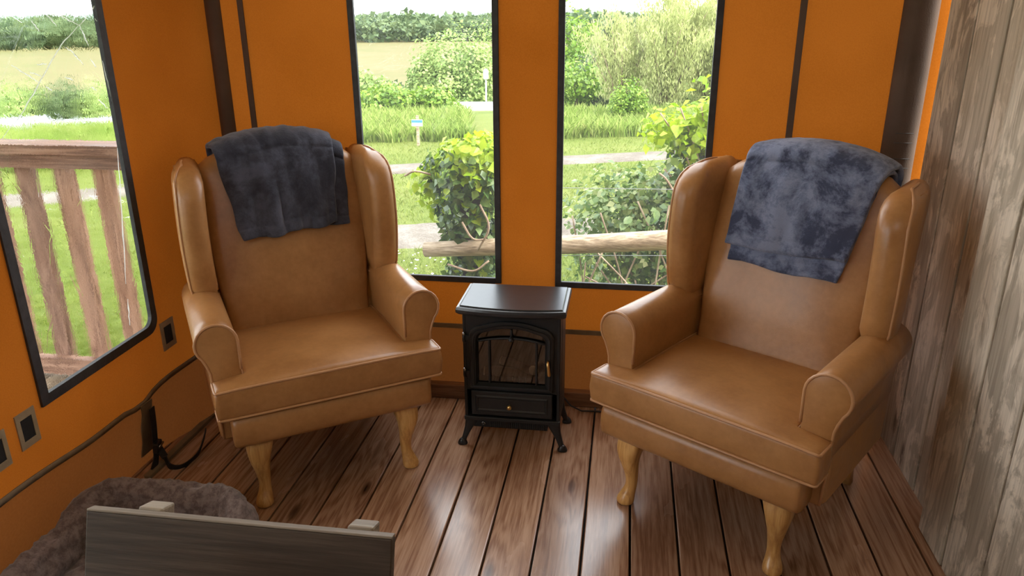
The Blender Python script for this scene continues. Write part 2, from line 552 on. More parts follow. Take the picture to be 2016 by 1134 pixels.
def tube_rings(pts, rad, res=8, closed=False):
    P = [Vector(p) for p in pts]
    n = len(P)
    R = rad if isinstance(rad, (list, tuple)) else [rad] * n
    rings = []
    prev = None
    for i in range(n):
        if closed:
            t = P[(i + 1) % n] - P[i - 1]
        else:
            t = P[min(i + 1, n - 1)] - P[max(i - 1, 0)]
        t.normalize()
        if prev is None:
            a = Vector((0, 0, 1)) if abs(t.z) < 0.9 else Vector((1, 0, 0))
            u = t.cross(a).normalized()
        else:
            u = (prev - t * prev.dot(t)).normalized()
        prev = u
        w = t.cross(u)
        rings.append([P[i] + (u * math.cos(2 * PI * k / res) + w * math.sin(2 * PI * k / res)) * R[i] for k in range(res)])
    return rings


def tube(name, pts, rad, mat, parent=None, res=8, closed=False):
    rings = tube_rings(pts, rad, res, closed)
    if closed:
        rings.append(rings[0])
        v, f = loft_data(rings, cap=False)
    else:
        v, f = loft_data(rings)
    return mesh_obj(name, v, f, mat, parent, True)


def join_data(parts):
    V, F = [], []
    for v, f in parts:
        o = len(V)
        V += list(v)
        F += [tuple(i + o for i in q) for q in f]
    return V, F


def lathe(name, prof, mat, parent=None, res=16, loc=(0, 0, 0), axis='Z'):
    rings = []
    for r, z in prof:
        ring = []
        for k in range(res):
            a = 2 * PI * k / res
            p = (r * math.cos(a), r * math.sin(a), z)
            if axis == 'Y':
                p = (p[0], -p[2], p[1])
            ring.append((p[0] + loc[0], p[1] + loc[1], p[2] + loc[2]))
        rings.append(ring)
    return loft(name, rings, mat, parent)


def grid_np(name, X, Y, Z, mat, parent=None, smooth=True):
    """grid surface from 2-D numpy arrays"""
    h, w = X.shape
    V = np.stack([X, Y, Z], -1).reshape(-1, 3)
    i = np.arange(h - 1)[:, None] * w + np.arange(w - 1)[None]
    F = np.stack([i, i + 1, i + 1 + w, i + w], -1).reshape(-1, 4)
    return np_obj(name, V, F, mat, parent, smooth)


def np_obj(name, V, F, mat, parent=None, smooth=False):
    me = bpy.data.meshes.new(name)
    n, k = F.shape
    me.vertices.add(len(V))
    me.vertices.foreach_set('co', np.ascontiguousarray(V, dtype=np.float32).ravel())
    me.loops.add(n * k)
    me.loops.foreach_set('vertex_index', np.ascontiguousarray(F, dtype=np.int32).ravel())
    me.polygons.add(n)
    me.polygons.foreach_set('loop_start', np.arange(0, n * k, k, dtype=np.int32))
    me.polygons.foreach_set('loop_total', np.full(n, k, dtype=np.int32))
    me.update(calc_edges=True)
    me.materials.append(mat)
    if smooth:
        me.shade_smooth()
    o = bpy.data.objects.new(name, me)
    return link(o, parent)


def subsurf(o, lv=2):
    m = o.modifiers.new('subdivision', 'SUBSURF')
    m.levels = lv
    m.render_levels = lv
    return o


def smoothstep(a, b, x):
    t = min(1, max(0, (x - a) / (b - a)))
    return t * t * (3 - 2 * t)


# ================================================================ THE SETTING
XL, XR, YB, YF, ZC = -1.60, 1.01, 2.76, -1.40, 2.35     # left wall, right end, back wall, open front edge, roof spring

# floor: boards along Y
floor = empty('floor', (0, 0, 0))
tag(floor, 'reddish brown timber floor boards', kind='structure')
PITCHB, J0 = 0.1406, -0.078
n0 = math.floor((-1.75 - J0) / PITCHB)
n1 = math.ceil((1.05 - J0) / PITCHB)
for k in range(n0, n1):
    x0 = J0 + k * PITCHB + 0.003
    bm = box_bm(-0.0672, 0.0672, -2.12, 2.12, -0.028, 0.0, 0.003, 2)
    o = bm_obj('floor_board', bm, FLOORW, floor)
    o.location = (x0 + 0.0672, 0.68, 0)
sub = box('subfloor', -1.8, 1.1, -1.42, 2.85, -0.06, -0.030, DARKGAP, floor)


# ---- back wall, canvas with two window openings (a grid of panels around them)
W1 = (-0.998, -0.460, 0.503)
W2 = (-0.247, 0.297, 0.500)
WTOP = 2.02
TR = 0.021
BZ = 0.315           # seam between canvas and skirt


def wavy(x, z, amp=0.004, s=2.0):
    return amp * mnoise.noise(Vector((x * s, z * s * 0.6, 3.1)))


def canvas_panel_back(x0, x1, z0, z1):
    nx = max(2, int((x1 - x0) / 0.05))
    nz = max(2, int((z1 - z0) / 0.05))
    V, F = [], []
    for j in range(nz + 1):
        for i in range(nx + 1):
            x = x0 + (x1 - x0) * i / nx
            z = z0 + (z1 - z0) * j / nz
            V.append((x, YB + wavy(x, z), z))
    for j in range(nz):
        for i in range(nx):
            a = j * (nx + 1) + i
            F.append((a, a + 1, a + nx + 2, a + nx + 1))
    return V, F


wall_back = empty('wall_back', (0, YB, 0))
tag(wall_back, 'orange canvas end wall with two tall windows', kind='structure')
wall_back.location = (0, 0, 0)
parts = [canvas_panel_back(-1.54, W1[0], BZ, WTOP), canvas_panel_back(W1[1], W2[0], BZ, WTOP), canvas_panel_back(W2[1], XR + 0.03, BZ, WTOP),
         canvas_panel_back(W1[0], W1[1], BZ, W1[2]), canvas_panel_back(W2[0], W2[1], BZ, W2[2]), canvas_panel_back(-1.54, XR + 0.03, WTOP, ZC + 0.15)]
V, F = join_data(parts)
mesh_obj('canvas', V, F, ORANGE, wall_back, True)
V, F = canvas_panel_back(-1.56, XR + 0.06, 0.0, BZ)
mesh_obj('canvas_skirt', V, F, SKIRT, wall_back, True)
box('seam_band', -1.54, XR, YB - 0.011, YB - 0.005, BZ - 0.010, BZ + 0.010, BAND, wall_back, 0.002)
for sx in (-1.400, 0.550):
    box('seam_strip', sx - 0.011, sx + 0.011, YB - 0.012, YB - 0.005, BZ + 0.01, ZC + 0.1, BROWNC, wall_back, 0.002)


def cover(name, x0, x1, ybase, depth):
    pr = []
    for k in range(13):
        a = k / 12
        x = x0 + (x1 - x0) * a
        y = ybase - depth * (1 - abs(2 * a - 1) ** 2.6)
        pr.append((x, y))
    rings = [[(x, y + 0.002 * mnoise.noise(Vector((x * 20, z * 3, 0))), z) for x, y in pr] + [(x1, ybase + .004, z), (x0, ybase + .004, z)] for z in np.linspace(0.06, ZC + 0.1, 24)]
    return loft(name, rings, BROWNC, wall_back)


cover('pole_cover', -1.541, -1.480, YB - 0.004, 0.02)
cover('pole_cover', 0.857, 0.968, YB - 0.004, 0.03)
# stitched patches on the wide cover
for z in (0.99, 1.075):
    tube('stitch_line', [(0.886, YB - 0.0335, z), (0.944, YB - 0.0330, z)], 0.0011, BLACKT, wall_back, 5)
    tube('stitch_line', [(0.886, YB - 0.0335, z + .032), (0.944, YB - 0.0330, z + .032)], 0.0011, BLACKT, wall_back, 5)


def back_window(nm, W):
    root = empty(nm, (0, 0, 0))
    x0, x1, z0 = W
    z1 = WTOP
    box('window_trim', x0 - 0.002, x0 + TR, YB - 0.010, YB + 0.006, z0, z1, BLACKT, root, 0.002)
    box('window_trim', x1 - TR, x1 + 0.002, YB - 0.010, YB + 0.006, z0, z1, BLACKT, root, 0.002)
    box('window_trim', x0 + TR, x1 - TR, YB - 0.009, YB + 0.005, z0 - 0.002, z0 + TR, BLACKT, root, 0.002)
    box('window_trim', x0 + TR, x1 - TR, YB - 0.009, YB + 0.005, z1 - TR, z1 + 0.002, BLACKT, root, 0.002)
    nx, nz = 10, 30
    xs = np.linspace(x0 + TR * 0.5, x1 - TR * 0.5, nx)
    zs = np.linspace(z0 + TR * 0.5, z1 - TR * 0.5, nz)
    X, Z = np.meshgrid(xs, zs)
    Y = np.full_like(X, YB)
    for i in range(nz):
        for j in range(nx):
            Y[i, j] += 0.006 * mnoise.noise(Vector((X[i, j] * 3, Z[i, j] * 2, 0.5)))
    grid_np('pane', X, Y, Z, PANE, root)
    return root


tag(back_window('window_1', W1), 'tall clear window beside the left armchair with black trim', kind='structure')
tag(back_window('window_2', W2), 'tall clear window beside the right armchair with black trim', kind='structure')
bb = box('baseboard_back', -1.52, XR + 0.06, YB - 0.036, YB + 0.02, 0.001, 0.062, BASEW, None, 0.004)
tag(bb, 'reddish timber sill board along the foot of the end wall', kind='structure')

# ---- left wall: canvas sheet that rounds into the corner
LW = (1.690, 2.250, 0.462)           # y0, y1, z bottom


def left_xy(s):
    """s = distance along the wall from y=YF forward"""
    y = YF + s
    if y <= 2.50:
        return XL, y
    a = (y - 2.50) / (YB - 2.50)
    return XL + 0.06 * a ** 1.8, y


def left_pt(y, z, off=0.0):
    x, yy = left_xy(y - YF)
    b = 0.0
    if z < 0.27:
        b = -0.035 * smoothstep(0.27, 0.0, z) * (1 - smoothstep(2.2, 2.5, yy)) + 0.04 * smoothstep(0.27, 0.0, z) * smoothstep(2.2, 2.5, yy)
    b += 0.006 * mnoise.noise(Vector((yy * 2.3, z * 1.4, 8.0)))
    b += 0.010 * mnoise.noise(Vector((yy * 7, z * 2, 2.0))) * smoothstep(0.34, 0.1, z)
    return (x + b + off, yy, z)


def band_z(y):
    """seam between wall canvas and skirt, dipping at the strap"""
    return 0.262 + 0.006 * math.sin(y * 9) - 0.022 * math.exp(-((y - 2.09) / 0.06) ** 2) + 0.02 * smoothstep(1.9, 1.4, y)


def left_panel(y0, y1, z0, z1):
    ny = max(2, int((y1 - y0) / 0.04))
    nz = max(2, int(((z1 if not callable(z1) else 0.26) - (z0 if not callable(z0) else 0.26)) / 0.04))
    V, F = [], []
    for i in range(ny + 1):
        y = y0 + (y1 - y0) * i / ny
        a = z0(y) if callable(z0) else z0
        b = z1(y) if callable(z1) else z1
        for j in range(nz + 1):
            V.append(left_pt(y, a + (b - a) * j / nz))
    for i in range(ny):
        for j in range(nz):
            a = i * (nz + 1) + j
            F.append((a, a + nz + 1, a + nz + 2, a + 1))
    return V, F


wall_left = empty('wall_left', (0, 0, 0))
tag(wall_left, 'orange canvas side wall with crumpled clear window', kind='structure')
LW0 = (0.12, 1.38, 0.462)    # unseen second window nearer the camera, added for side light
V, F = join_data([left_panel(YF, LW0[0], band_z, ZC), left_panel(LW0[1], LW[0], band_z, ZC), left_panel(LW[1], YB, band_z, ZC),
                  left_panel(LW0[0], LW0[1], band_z, LW0[2]), left_panel(LW0[0], LW0[1], WTOP, ZC),
                  left_panel(LW[0], LW[1], band_z, LW[2]), left_panel(LW[0], LW[1], WTOP, ZC)])
mesh_obj('canvas', V, F, ORANGE, wall_left, True)
V, F = left_panel(YF, YB, -0.01, band_z)
mesh_obj('canvas_skirt', V, F, SKIRT, wall_left, True)
rings = []
for y in np.linspace(YF, YB - 0.02, 80):
    z = band_z(y)
    p = left_pt(y, z)
    rings.append([(p[0] + 0.001, p[1], z - 0.009), (p[0] + 0.006, p[1], z - 0.009), (p[0] + 0.006, p[1], z + 0.009), (p[0] + 0.001, p[1], z + 0.009)])
loft('seam_band', rings, BAND, wall_left)


def left_window(nm, W, pane_material, mirror_round=True):
    root = empty(nm, (0, 0, 0))
    y0, y1, z0 = W
    z1 = WTOP
    rr = 0.05
    # outer and inner outlines with a rounded far lower corner
    def outline(ins):
        a, b, c, d = y0 + ins, y1 - ins, z0 + ins, z1 - ins
        r = rr - ins * 0.5
        pts = [(a, c)]
        for k in range(7):
            t = -PI / 2 + (PI / 2) * k / 6
            pts.append((b - r + r * math.cos(t), c + r + r * math.sin(t)))
        pts += [(b, d), (a, d)]
        return pts
    o1, o2 = outline(-0.004), outline(0.026)
    n = len(o1)
    V = []
    for off in (0.008, -0.006):
        V += [left_pt(y, z, off) for y, z in o1] + [left_pt(y, z, off) for y, z in o2]
    F = []
    for k in range(n):
        l = (k + 1) % n
        F += [(k, l, n + l, n + k), (2 * n + k, 3 * n + k, 3 * n + l, 2 * n + l), (k, 2 * n + k, 2 * n + l, l), (n + k, n + l, 3 * n + l, 3 * n + k)]
    mesh_obj('window_trim', V, F, BLACKT, root)
    # canvas gusset filling the rounded corner
    g = [(y, z) for y, z in o1 if y > y1 - rr - 0.01 and z < z0 + rr + 0.01]
    V = [left_pt(y1, z0)] + [left_pt(y, z) for y, z in g]
    mesh_obj('canvas_corner', V, [(0, k, k + 1) for k in range(1, len(g))], ORANGE, root)
    # film: thin double surface
    ny, nz = 30, 60
    ys = np.linspace(y0 + 0.012, y1 - 0.012, ny)
    zs = np.linspace(z0 + 0.012, z1 - 0.012, nz)
    V = []
    for off in (0.0, -0.0015):
        for z in zs:
            for y in ys:
                p = left_pt(y, z)
                V.append((XL + off, y, z))
    F = []
    m = ny * nz
    for j in range(nz - 1):
        for i in range(ny - 1):
            a = j * ny + i
            F.append((a, a + 1, a + 1 + ny, a + ny))
            F.append((m + a, m + a + ny, m + a + 1 + ny, m + a + 1))
    for i in range(ny - 1):
        F.append((i, m + i, m + i + 1, i + 1))
        b = (nz - 1) * ny + i
        F.append((b, b + 1, m + b + 1, m + b))
    for j in range(nz - 1):
        a = j * ny
        F.append((a, a + ny, m + a + ny, m + a))
        b = j * ny + ny - 1
        F.append((b, m + b, m + b + ny, b + ny))
    mesh_obj('pane', V, F, pane_material, root, False)
    return root


w3 = left_window('window_3', LW, CRUMPLE)
CREASE_M, _t = new_mat('film_crease_glint')  # white ridges along the film folds imitate their highlights
_a, _b, _c, _o = [_t.nodes.new(k) for k in ('ShaderNodeBsdfTransparent', 'ShaderNodeBsdfTranslucent', 'ShaderNodeMixShader', 'ShaderNodeOutputMaterial')]
_c.inputs[0].default_value = 0.55
_b.inputs['Color'].default_value = (0.9, 0.92, 0.9, 1)
_t.links.new(_a.outputs[0], _c.inputs[1])
_t.links.new(_b.outputs[0], _c.inputs[2])
_t.links.new(_c.outputs[0], _o.inputs['Surface'])
CREASES = [[(1.767, 1.199), (1.849, 1.249), (1.935, 1.321), (2.015, 1.389), (2.068, 1.428), (2.144, 1.468)], [(2.144, 1.468), (2.086, 1.489), (2.041, 1.522)], [(2.144, 1.468), (2.199, 1.503), (2.234, 1.528)], [(2.144, 1.468), (2.156, 1.435), (2.165, 1.41)], [(1.851, 1.375), (1.889, 1.353), (1.938, 1.323)], [(2.01, 1.505), (2.029, 1.489), (2.047, 1.468)], [(2.211, 1.1), (2.177, 0.905), (2.13, 0.67)], [(2.237, 1.217), (2.237, 1.129), (2.225, 1.034)], [(2.067, 1.412), (2.1, 1.388), (2.127, 1.358)], [(2.04, 1.33), (2.071, 1.319)], [(2.143, 1.292), (2.163, 1.281)], [(2.162, 1.371), (2.183, 1.348)], [(1.91, 1.353), (1.949, 1.34)], [(1.941, 1.37), (1.979, 1.37)], [(1.958, 1.312), (1.977, 1.298)], [(2.165, 1.255), (2.2, 1.224)], [(2.216, 1.364), (2.223, 1.288), (2.227, 1.218)], [(2.125, 0.617), (2.111, 0.532)], [(1.957, 1.484), (1.976, 1.455)], [(2.217, 1.485), (2.246, 1.463)]]
for ci, cl in enumerate(CREASES):
    pts = []
    for (ya, za), (yb, zb) in zip(cl, cl[1:]):
        for q in range(6):
            f_ = q / 6
            pts.append((XL + 0.003, ya + (yb - ya) * f_ + 0.004 * mnoise.noise(Vector((ci, q * 0.9, ya * 9))), za + (zb - za) * f_ + 0.004 * mnoise.noise(Vector((ci + 7, q * 0.9, za * 9)))))
    pts.append((XL + 0.003, *cl[-1]))
    m_ = len(pts)
    tube('film_crease_glint', pts, [0.0006 + 0.0022 * math.sin(PI * (k + 0.3) / m_) * (0.6 + 0.5 * mnoise.noise(Vector((k * 0.7, ci, 0)))) for k in range(m_)], CREASE_M, w3, 5)
tag(w3, 'crumpled clear film window looking onto the deck railing', kind='structure')

tag(left_window('added_window', LW0, PANE), 'unseen film window added in the side wall for side light', kind='structure')

# vent patches on the left wall
def vent(y, z, w, h, lab):
    root = empty('vent_patch', left_pt(y, z))
    tag(root, lab, 'vent patch', 'vent patches on the left canvas wall')
    x = 0.0
    d = 0.03
    b = bmesh.new()
    outer = [(-w / 2, -h / 2), (w / 2, -h / 2), (w / 2, h / 2), (-w / 2, h / 2)]
    iw, ih = w * 0.30, h * 0.31
    inner = [(-iw, -ih), (iw, -ih), (iw, ih), (-iw, ih)]
    V = [(0.005, a, c) for a, c in outer] + [(0.005, a, c) for a, c in inner] + [(0.001, a, c) for a, c in outer] + [(0.001, a, c) for a, c in inner]
    F = []
    for k in range(4):
        l = (k + 1) % 4
        F += [(k, l, 4 + l, 4 + k), (8 + k, 12 + k, 12 + l, 8 + l), (k, 8 + k, 8 + l, l), (4 + k, 4 + l, 12 + l, 12 + k)]
    mesh_obj('patch', V, F, PATCH, root)
    mesh_obj('mesh_panel', [(0.0035, a, c) for a, c in inner], [(0, 1, 2, 3)], BLACKHOLE, root)
    b.free()
    return root


vent(2.305, 0.418, 0.078, 0.105, 'small beige patch with black mesh beside the crumpled window')
vent(1.622, 0.428, 0.070, 0.105, 'beige patch with black mesh below the crumpled window')
vent(1.512, 0.418, 0.070, 0.105, 'beige patch with black mesh cut by the left picture edge')

# ---- right wall of planks: far panel and a proud nearer panel
wall_right = empty('wall_right', (0, 0, 0))
tag(wall_right, 'weathered grey brown plank partition on the right', kind='structure')
XF, XN = 0.983, 0.937


def wplank(y0, y1, x, depth, z0=0.0):
    bm = box_bm(0, depth, -(y1 - y0) / 2 + 0.0045, (y1 - y0) / 2 - 0.0045, z0, ZC, 0.003, 2)
    o = bm_obj('wall_plank', bm, WALLW, wall_right)
    o.location = (x + random.uniform(-0.001, 0.0015), (y0 + y1) / 2, 0)


for a, b in ((2.508, 2.722), (2.30, 2.508), (2.09, 2.30)):
    wplank(a, b, XF, 0.022, 0.003)
yy = 2.110
for wd in (0.182, 0.205, 0.20, 0.20, 0.205, 0.20, 0.20, 0.2, 0.2, 0.2, 0.2):
    wplank(yy - wd, yy, XN, 0.024, 0.003)
    yy -= wd
box('backing_board', 1.006, 1.010, 2.0, 2.72, 0.003, ZC, DARKGAP, wall_right)  # added dark sheet blocking light leaks behind the plank seams
tr = box('trim_1', 0.962, 0.9825, YF, 2.10, 0.003, ZC, DARKGAP, None)
tag(tr, 'hidden batten behind the near planks', kind='structure')

wr = box('wall_rear', XL - 0.05, XR + 0.05, YF - 0.04, YF, -0.03, ZC + 0.1, BASEW, None)  # unseen wall added to close off light from behind the camera
tag(wr, 'unseen plank partition added behind the viewer to cut light', kind='structure')
# ---- unseen roof canvas; left eave drawn out to shade the side wall
roof = mesh_obj('ceiling', [(XL - 1.7, YF - 0.2, ZC - 0.40), (-0.3, YF - 0.2, ZC + 0.75), (XR + 0.3, YF - 0.2, ZC - 0.02), (XL - 1.7, YB + 0.45, ZC - 0.40), (-0.3, YB + 0.45, ZC + 0.75), (XR + 0.3, YB + 0.45, ZC - 0.02)],
                [(0, 1, 4, 3), (1, 2, 5, 4)], ROOFC)
tag(roof, 'pale canvas tent roof', kind='structure')
gab = mesh_obj('trim_2', [(XL, YB + 0.004, ZC + 0.10), (XR + 0.03, YB + 0.004, ZC + 0.10), (-0.3, YB + 0.004, ZC + 0.74)], [(0, 1, 2)], ORANGE)
tag(gab, 'orange canvas gable above the windows', kind='structure')


# ================================================================ ARMCHAIRS
def superellipse(cx, cy, rx, ry, z, n=20, e=2.6):
    out = []
    for k in range(n):
        a = 2 * PI * k / n
        c, s = math.cos(a), math.sin(a)
        out.append((cx + rx * math.copysign(abs(c) ** (2 / e), c), cy + ry * math.copysign(abs(s) ** (2 / e), s), z))
    return out


def arm_profile(sx):
    """closed scroll outline in x,z (mirrored by sx)"""
    cx, cz, r = 0.322, 0.573, 0.061
    pts = [(0.262, 0.40)]
    pts.append((0.262, 0.48))
    pts.append((0.2615, 0.53))
    for k in range(0, 15):
        a = PI - (PI + 0.75) * k / 14
        pts.append((cx + r * math.cos(a), cz + r * math.sin(a)))
    pts += [(0.356, 0.505), (0.3495, 0.48), (0.348, 0.44), (0.348, 0.40)]
    return [(sx * x, z) for x, z in pts]


def back_front_y(z):
    return 0.385 + 0.29 * (z - 0.465)


def back_top(x):
    return 1.082 - 0.030 * (x / 0.2) ** 2 - 0.02 * (abs(x) / 0.27) ** 6


def back_profile(x, inset=0.0, grow=0.0):
    """outline of the backrest at x: list of (y,z) running up the front, over the top and down the rear"""
    top = back_top(x) + grow - inset
    pts = []
    crown = 0.022 * (1 - (abs(x) / 0.27) ** 2.5)
    zs = [0.33, 0.42, 0.50, 0.60, 0.70, 0.80, 0.88, 0.95, 1.0]
    for z in zs:
        if z > top - 0.05:
            continue
        c = crown * smoothstep(0.40, 0.62, z) * (1 - 0.5 * smoothstep(0.9, 1.08, z))
        pts.append((back_front_y(z) - c - grow + inset, z))
    r = 0.055
    yf = back_front_y(top - r) - crown * 0.5 - grow + inset
    yr = back_front_y(top - r) + 0.105 + grow - inset
    cy = (yf + yr) / 2
    hw = (yr - yf) / 2
    for k in range(0, 11):
        a = PI - PI * k / 10
        pts.append((cy + hw * math.copysign(abs(math.cos(a)) ** 0.8, math.cos(a)), top - r + r * math.sin(a) ** 0.9 if math.sin(a) > 0 else top - r))
    for z in (0.95, 0.85, 0.7, 0.55, 0.4, 0.27):
        pts.append((back_front_y(z) + 0.105 + grow - inset + 0.02 * smoothstep(0.9, 0.3, z), z))
    return pts


def resample(pts, n):
    P = [Vector(p) for p in pts]
    L = [0]
    for a, b in zip(P, P[1:]):
        L.append(L[-1] + (b - a).length)
    out = []
    j = 0
    for k in range(n):
        d = L[-1] * k / (n - 1)
        while j < len(L) - 2 and L[j + 1] < d:
            j += 1
        t = (d - L[j]) / max(1e-9, L[j + 1] - L[j])
        out.append(P[j].lerp(P[j + 1], min(1, max(0, t))))
    return out


def wing_nose(z):
    """front-most y of the wing at height z"""
    y = 0.352 + 0.012 * smoothstep(0.62, 0.8, z) * 0 - 0.012 * math.sin((z - 0.6) / 0.4 * PI)
    t = max(0, (z - 0.935) / 0.100)
    return y + 0.125 * (1 - math.sqrt(max(0, 1 - min(1, t) ** 2)))


def make_chair():
    c = empty('wingback_armchair', (0, 0, 0))
    # -- seat cushion, T shaped
    ys = [-0.060, -0.054, -0.035, -0.01, 0.010, 0.0195, 0.026, 0.05, 0.1, 0.16, 0.22, 0.28, 0.34, 0.39, 0.41]
    us = [-1, -0.985, -0.94, -0.8, -0.6, -0.4, -0.2, 0, 0.2, 0.4, 0.6, 0.8, 0.94, 0.985, 1]

    def hw(y):
        return 0.351 - 0.004 * (y < -0.058) if y < 0.022 else 0.2585

    def cell(y, u, top):
        x = u * hw(y)
        fy = (y + 0.06) / 0.47
        cr = 0.016 * (1 - abs(x / 0.27) ** 3 if abs(x) < 0.27 else 0) * (1 - abs(2 * fy - 1) ** 4)
        ed = -0.004 * (abs(u) > 0.99 or y < -0.058) - 0.004 * max(0, (abs(x) - 0.26) / 0.09)
        if top:
            return (x, y, 0.463 + cr + ed)
        return (x, y, 0.362 - 0.3 * ed)
    nu, nv = len(us), len(ys)
    V = [cell(y, u, True) for y in ys for u in us]
    F = [(j * nu + i, j * nu + i + 1, (j + 1) * nu + i + 1, (j + 1) * nu + i) for j in range(nv - 1) for i in range(nu - 1)]
    per = [i for i in range(nu)] + [j * nu + nu - 1 for j in range(1, nv)] + [(nv - 1) * nu + i for i in range(nu - 2, -1, -1)] + [j * nu for j in range(nv - 2, 0, -1)]
    bot = [cell(ys[i // nu], us[i % nu], False) for i in range(nu * nv)]
    prev = per
    topper = [V[i] for i in per]
    botper = [bot[i] for i in per]
    for lv, (t, bul) in enumerate(((0.12, 0.003), (0.5, 0.006), (0.88, 0.003))):
        cur = []
        for a, b in zip(topper, botper):
            x, y = a[0], a[1]
            nx, ny = (math.copysign(1, x), 0) if abs(abs(x) - hw(y)) < 0.002 else (0, 0)
            if y < -0.05:
                ny = -1
            cur.append(len(V))
            V.append((x + nx * bul, y + ny * bul, a[2] + (b[2] - a[2]) * t))
        for k in range(len(per)):
            l = (k + 1) % len(per)
            F.append((prev[k], prev[l], cur[l], cur[k]))
        prev = cur
    base = len(V)
    V += bot
    for k in range(len(per)):
        l = (k + 1) % len(per)
        F.append((prev[k], prev[l], base + per[l], base + per[k]))
    F += [(base + j * nu + i, base + (j + 1) * nu + i, base + (j + 1) * nu + i + 1, base + j * nu + i + 1) for j in range(nv - 1) for i in range(nu - 1)]
    cush = mesh_obj('seat_cushion', V, F, LEATHER, c, True)
    for nm, P, dz in (('piping', topper, -0.001), ('piping', botper, 0.0)):
        q = []
        for p in P:
            x, y = p[0], p[1]
            q.append((x * 1.003, y - (0.0015 if y < -0.05 else 0), p[2] + dz))
        tube(nm, q, 0.0042, PIPING, cush, 7, closed=True)
    # -- front rail bolster
    prof = []
    for k in range(20):
        a = 2 * PI * k / 20
        cc, ss = math.cos(a), math.sin(a)
        prof.append((-0.008 + 0.052 * math.copysign(abs(cc) ** 0.62, cc), 0.304 + 0.057 * math.copysign(abs(ss) ** 0.62, ss)))
    rings = []
    for x in (-0.316, -0.311, -0.30, -0.2, -0.1, 0, 0.1, 0.2, 0.30, 0.311, 0.316):
        s = 1.0 if abs(x) < 0.305 else (0.965 if abs(x) < 0.315 else 0.86)
        rings.append([(x, -0.008 + (y + 0.008) * s, 0.304 + (z - 0.304) * s) for y, z in prof])
    loft('front_rail', rings, LEATHER, c)
    # -- lower body with outside panels
    body = bmesh.new()
    pts = [(-0.338, 0.034), (0.338, 0.034), (0.347, 0.06), (0.347, 0.50), (0.30, 0.615), (-0.30, 0.615), (-0.347, 0.50), (-0.347, 0.06)]
    rings = []
    for z, s in ((0.247, 0.985), (0.252, 1.0), (0.30, 1.0), (0.36, 1.0), (0.425, 1.0)):
        rings.append([(x * s, 0.3 + (y - 0.3) * s + (0.0 if y < .3 else (z - 0.25) * 0.05), z) for x, y in pts])
    body.free()
    bo = loft('base_frame', rings, LEATHER, c, smooth=False)
    bo.modifiers.new('bevel', 'BEVEL').width = 0.008
    bo.modifiers['bevel'].segments = 3
    box('under_lining', -0.30, 0.30, 0.05, 0.57, 0.243, 0.2468, LINING, c)
    # -- arms
    for sx in (-1, 1):
        pr = arm_profile(sx)
        rings = []
        for y, s in ((0.030, 0.97), (0.034, 1.0), (0.1, 1.0), (0.2, 1.0), (0.30, 1.0), (0.40, 1.0), (0.52, 0.98)):
            rings.append([(sx * 0.31 + (x - sx * 0.31) * s, y, 0.5 + (z - 0.5) * s) for x, z in pr])
        arm = loft('arm', rings, LEATHER, c)
        # outer side panel below the scroll back to the rear corner
        # front facing panel, slightly domed
        ctr = (sx * 0.318, 0.022, 0.54)
        rim = [(sx * 0.312 + (x - sx * 0.312) * 0.955, 0.028, 0.5 + (z - 0.5) * 0.965) for x, z in pr]
        mid = [(ctr[0] + (x - ctr[0]) * 0.72, 0.0235, ctr[2] + (z - ctr[2]) * 0.78) for x, y, z in rim]
        n = len(rim)
        V = rim + mid + [ctr]
        F = [(k, (k + 1) % n, n + (k + 1) % n, n + k) for k in range(n)] + [(n + k, n + (k + 1) % n, 2 * n) for k in range(n)]
        mesh_obj('arm_front', V, F, LEATHER, arm, True)
        tube('piping', [(x, 0.029, z) for x, z in pr[1:]], 0.0045, PIPING, arm, 7)
        # vertical piping down the front corner of the base
        tube('corner_piping', [(sx * 0.348, 0.030, 0.42), (sx * 0.345, 0.030, 0.36), (sx * 0.342, 0.031, 0.30), (sx * 0.338, 0.036, 0.252)], 0.004, PIPING, c, 7)
    # -- backrest
    rings = []
    for u in (-1, -0.96, -0.85, -0.65, -0.4, -0.15, 0.15, 0.4, 0.65, 0.85, 0.96, 1):
        x = 0.272 * u
        q = back_profile(x, 0.012 if abs(u) > 0.99 else 0.003 if abs(u) > 0.95 else 0)
        rings.append([(x, p[0], p[1]) for p in resample(q, 44)])
    # taper the lower half inward
    rings = [[(x * (0.90 + 0.10 * smoothstep(0.45, 0.75, z)), y, z) for x, y, z in r] for r in rings]
    loft('backrest', rings, LEATHER, c)
    # -- wings
    for sx in (-1, 1):
        rings = []
        zs = [0.575, 0.585, 0.60, 0.64, 0.70, 0.76, 0.82, 0.88, 0.93, 0.96, 0.985, 1.005, 1.02, 1.030, 1.035]
        for z in zs:
            yn = wing_nose(z)
            top = max(0, (z - 0.985) / 0.05)
            th = 0.046 * math.sqrt(max(0.02, 1 - top ** 2 * 0.95))
            low = smoothstep(0.645, 0.58, z)
            th *= 1 - 0.25 * low
            yn += 0.03 * low ** 2
            yb = back_front_y(z) + 0.07
            bow = 0.010 * math.sin((z - 0.57) / 0.46 * PI)
            # centre line from nose to rear, flaring outward toward the nose
            cn = 0.309 + bow
            cb = 0.300 + bow * 0.4
            ring = []
            for k in range(11):              # round nose, inner to outer
                a = -PI / 2 + PI * k / 10
                ring.append((cn + th * math.sin(a) * 1.0, yn + th * 0.85 - th * 0.85 * math.cos(a)))
            yl = yb
            ring.append((cn + th * 0.98, yn + 0.07 + (yl - yn - 0.07) * 0.3))
            ring.append((cb + th * 0.90, yn + 0.07 + (yl - yn - 0.07) * 0.7))
            ring.append((cb + th * 0.80, yl))
            ring.append((cb - th * 1.0, yl))
            ring.append((cb - th * 0.92, yn + 0.07 + (yl - yn - 0.07) * 0.6))
            ring.append((cn - th * 0.98, yn + 0.07 + (yl - yn - 0.07) * 0.2))
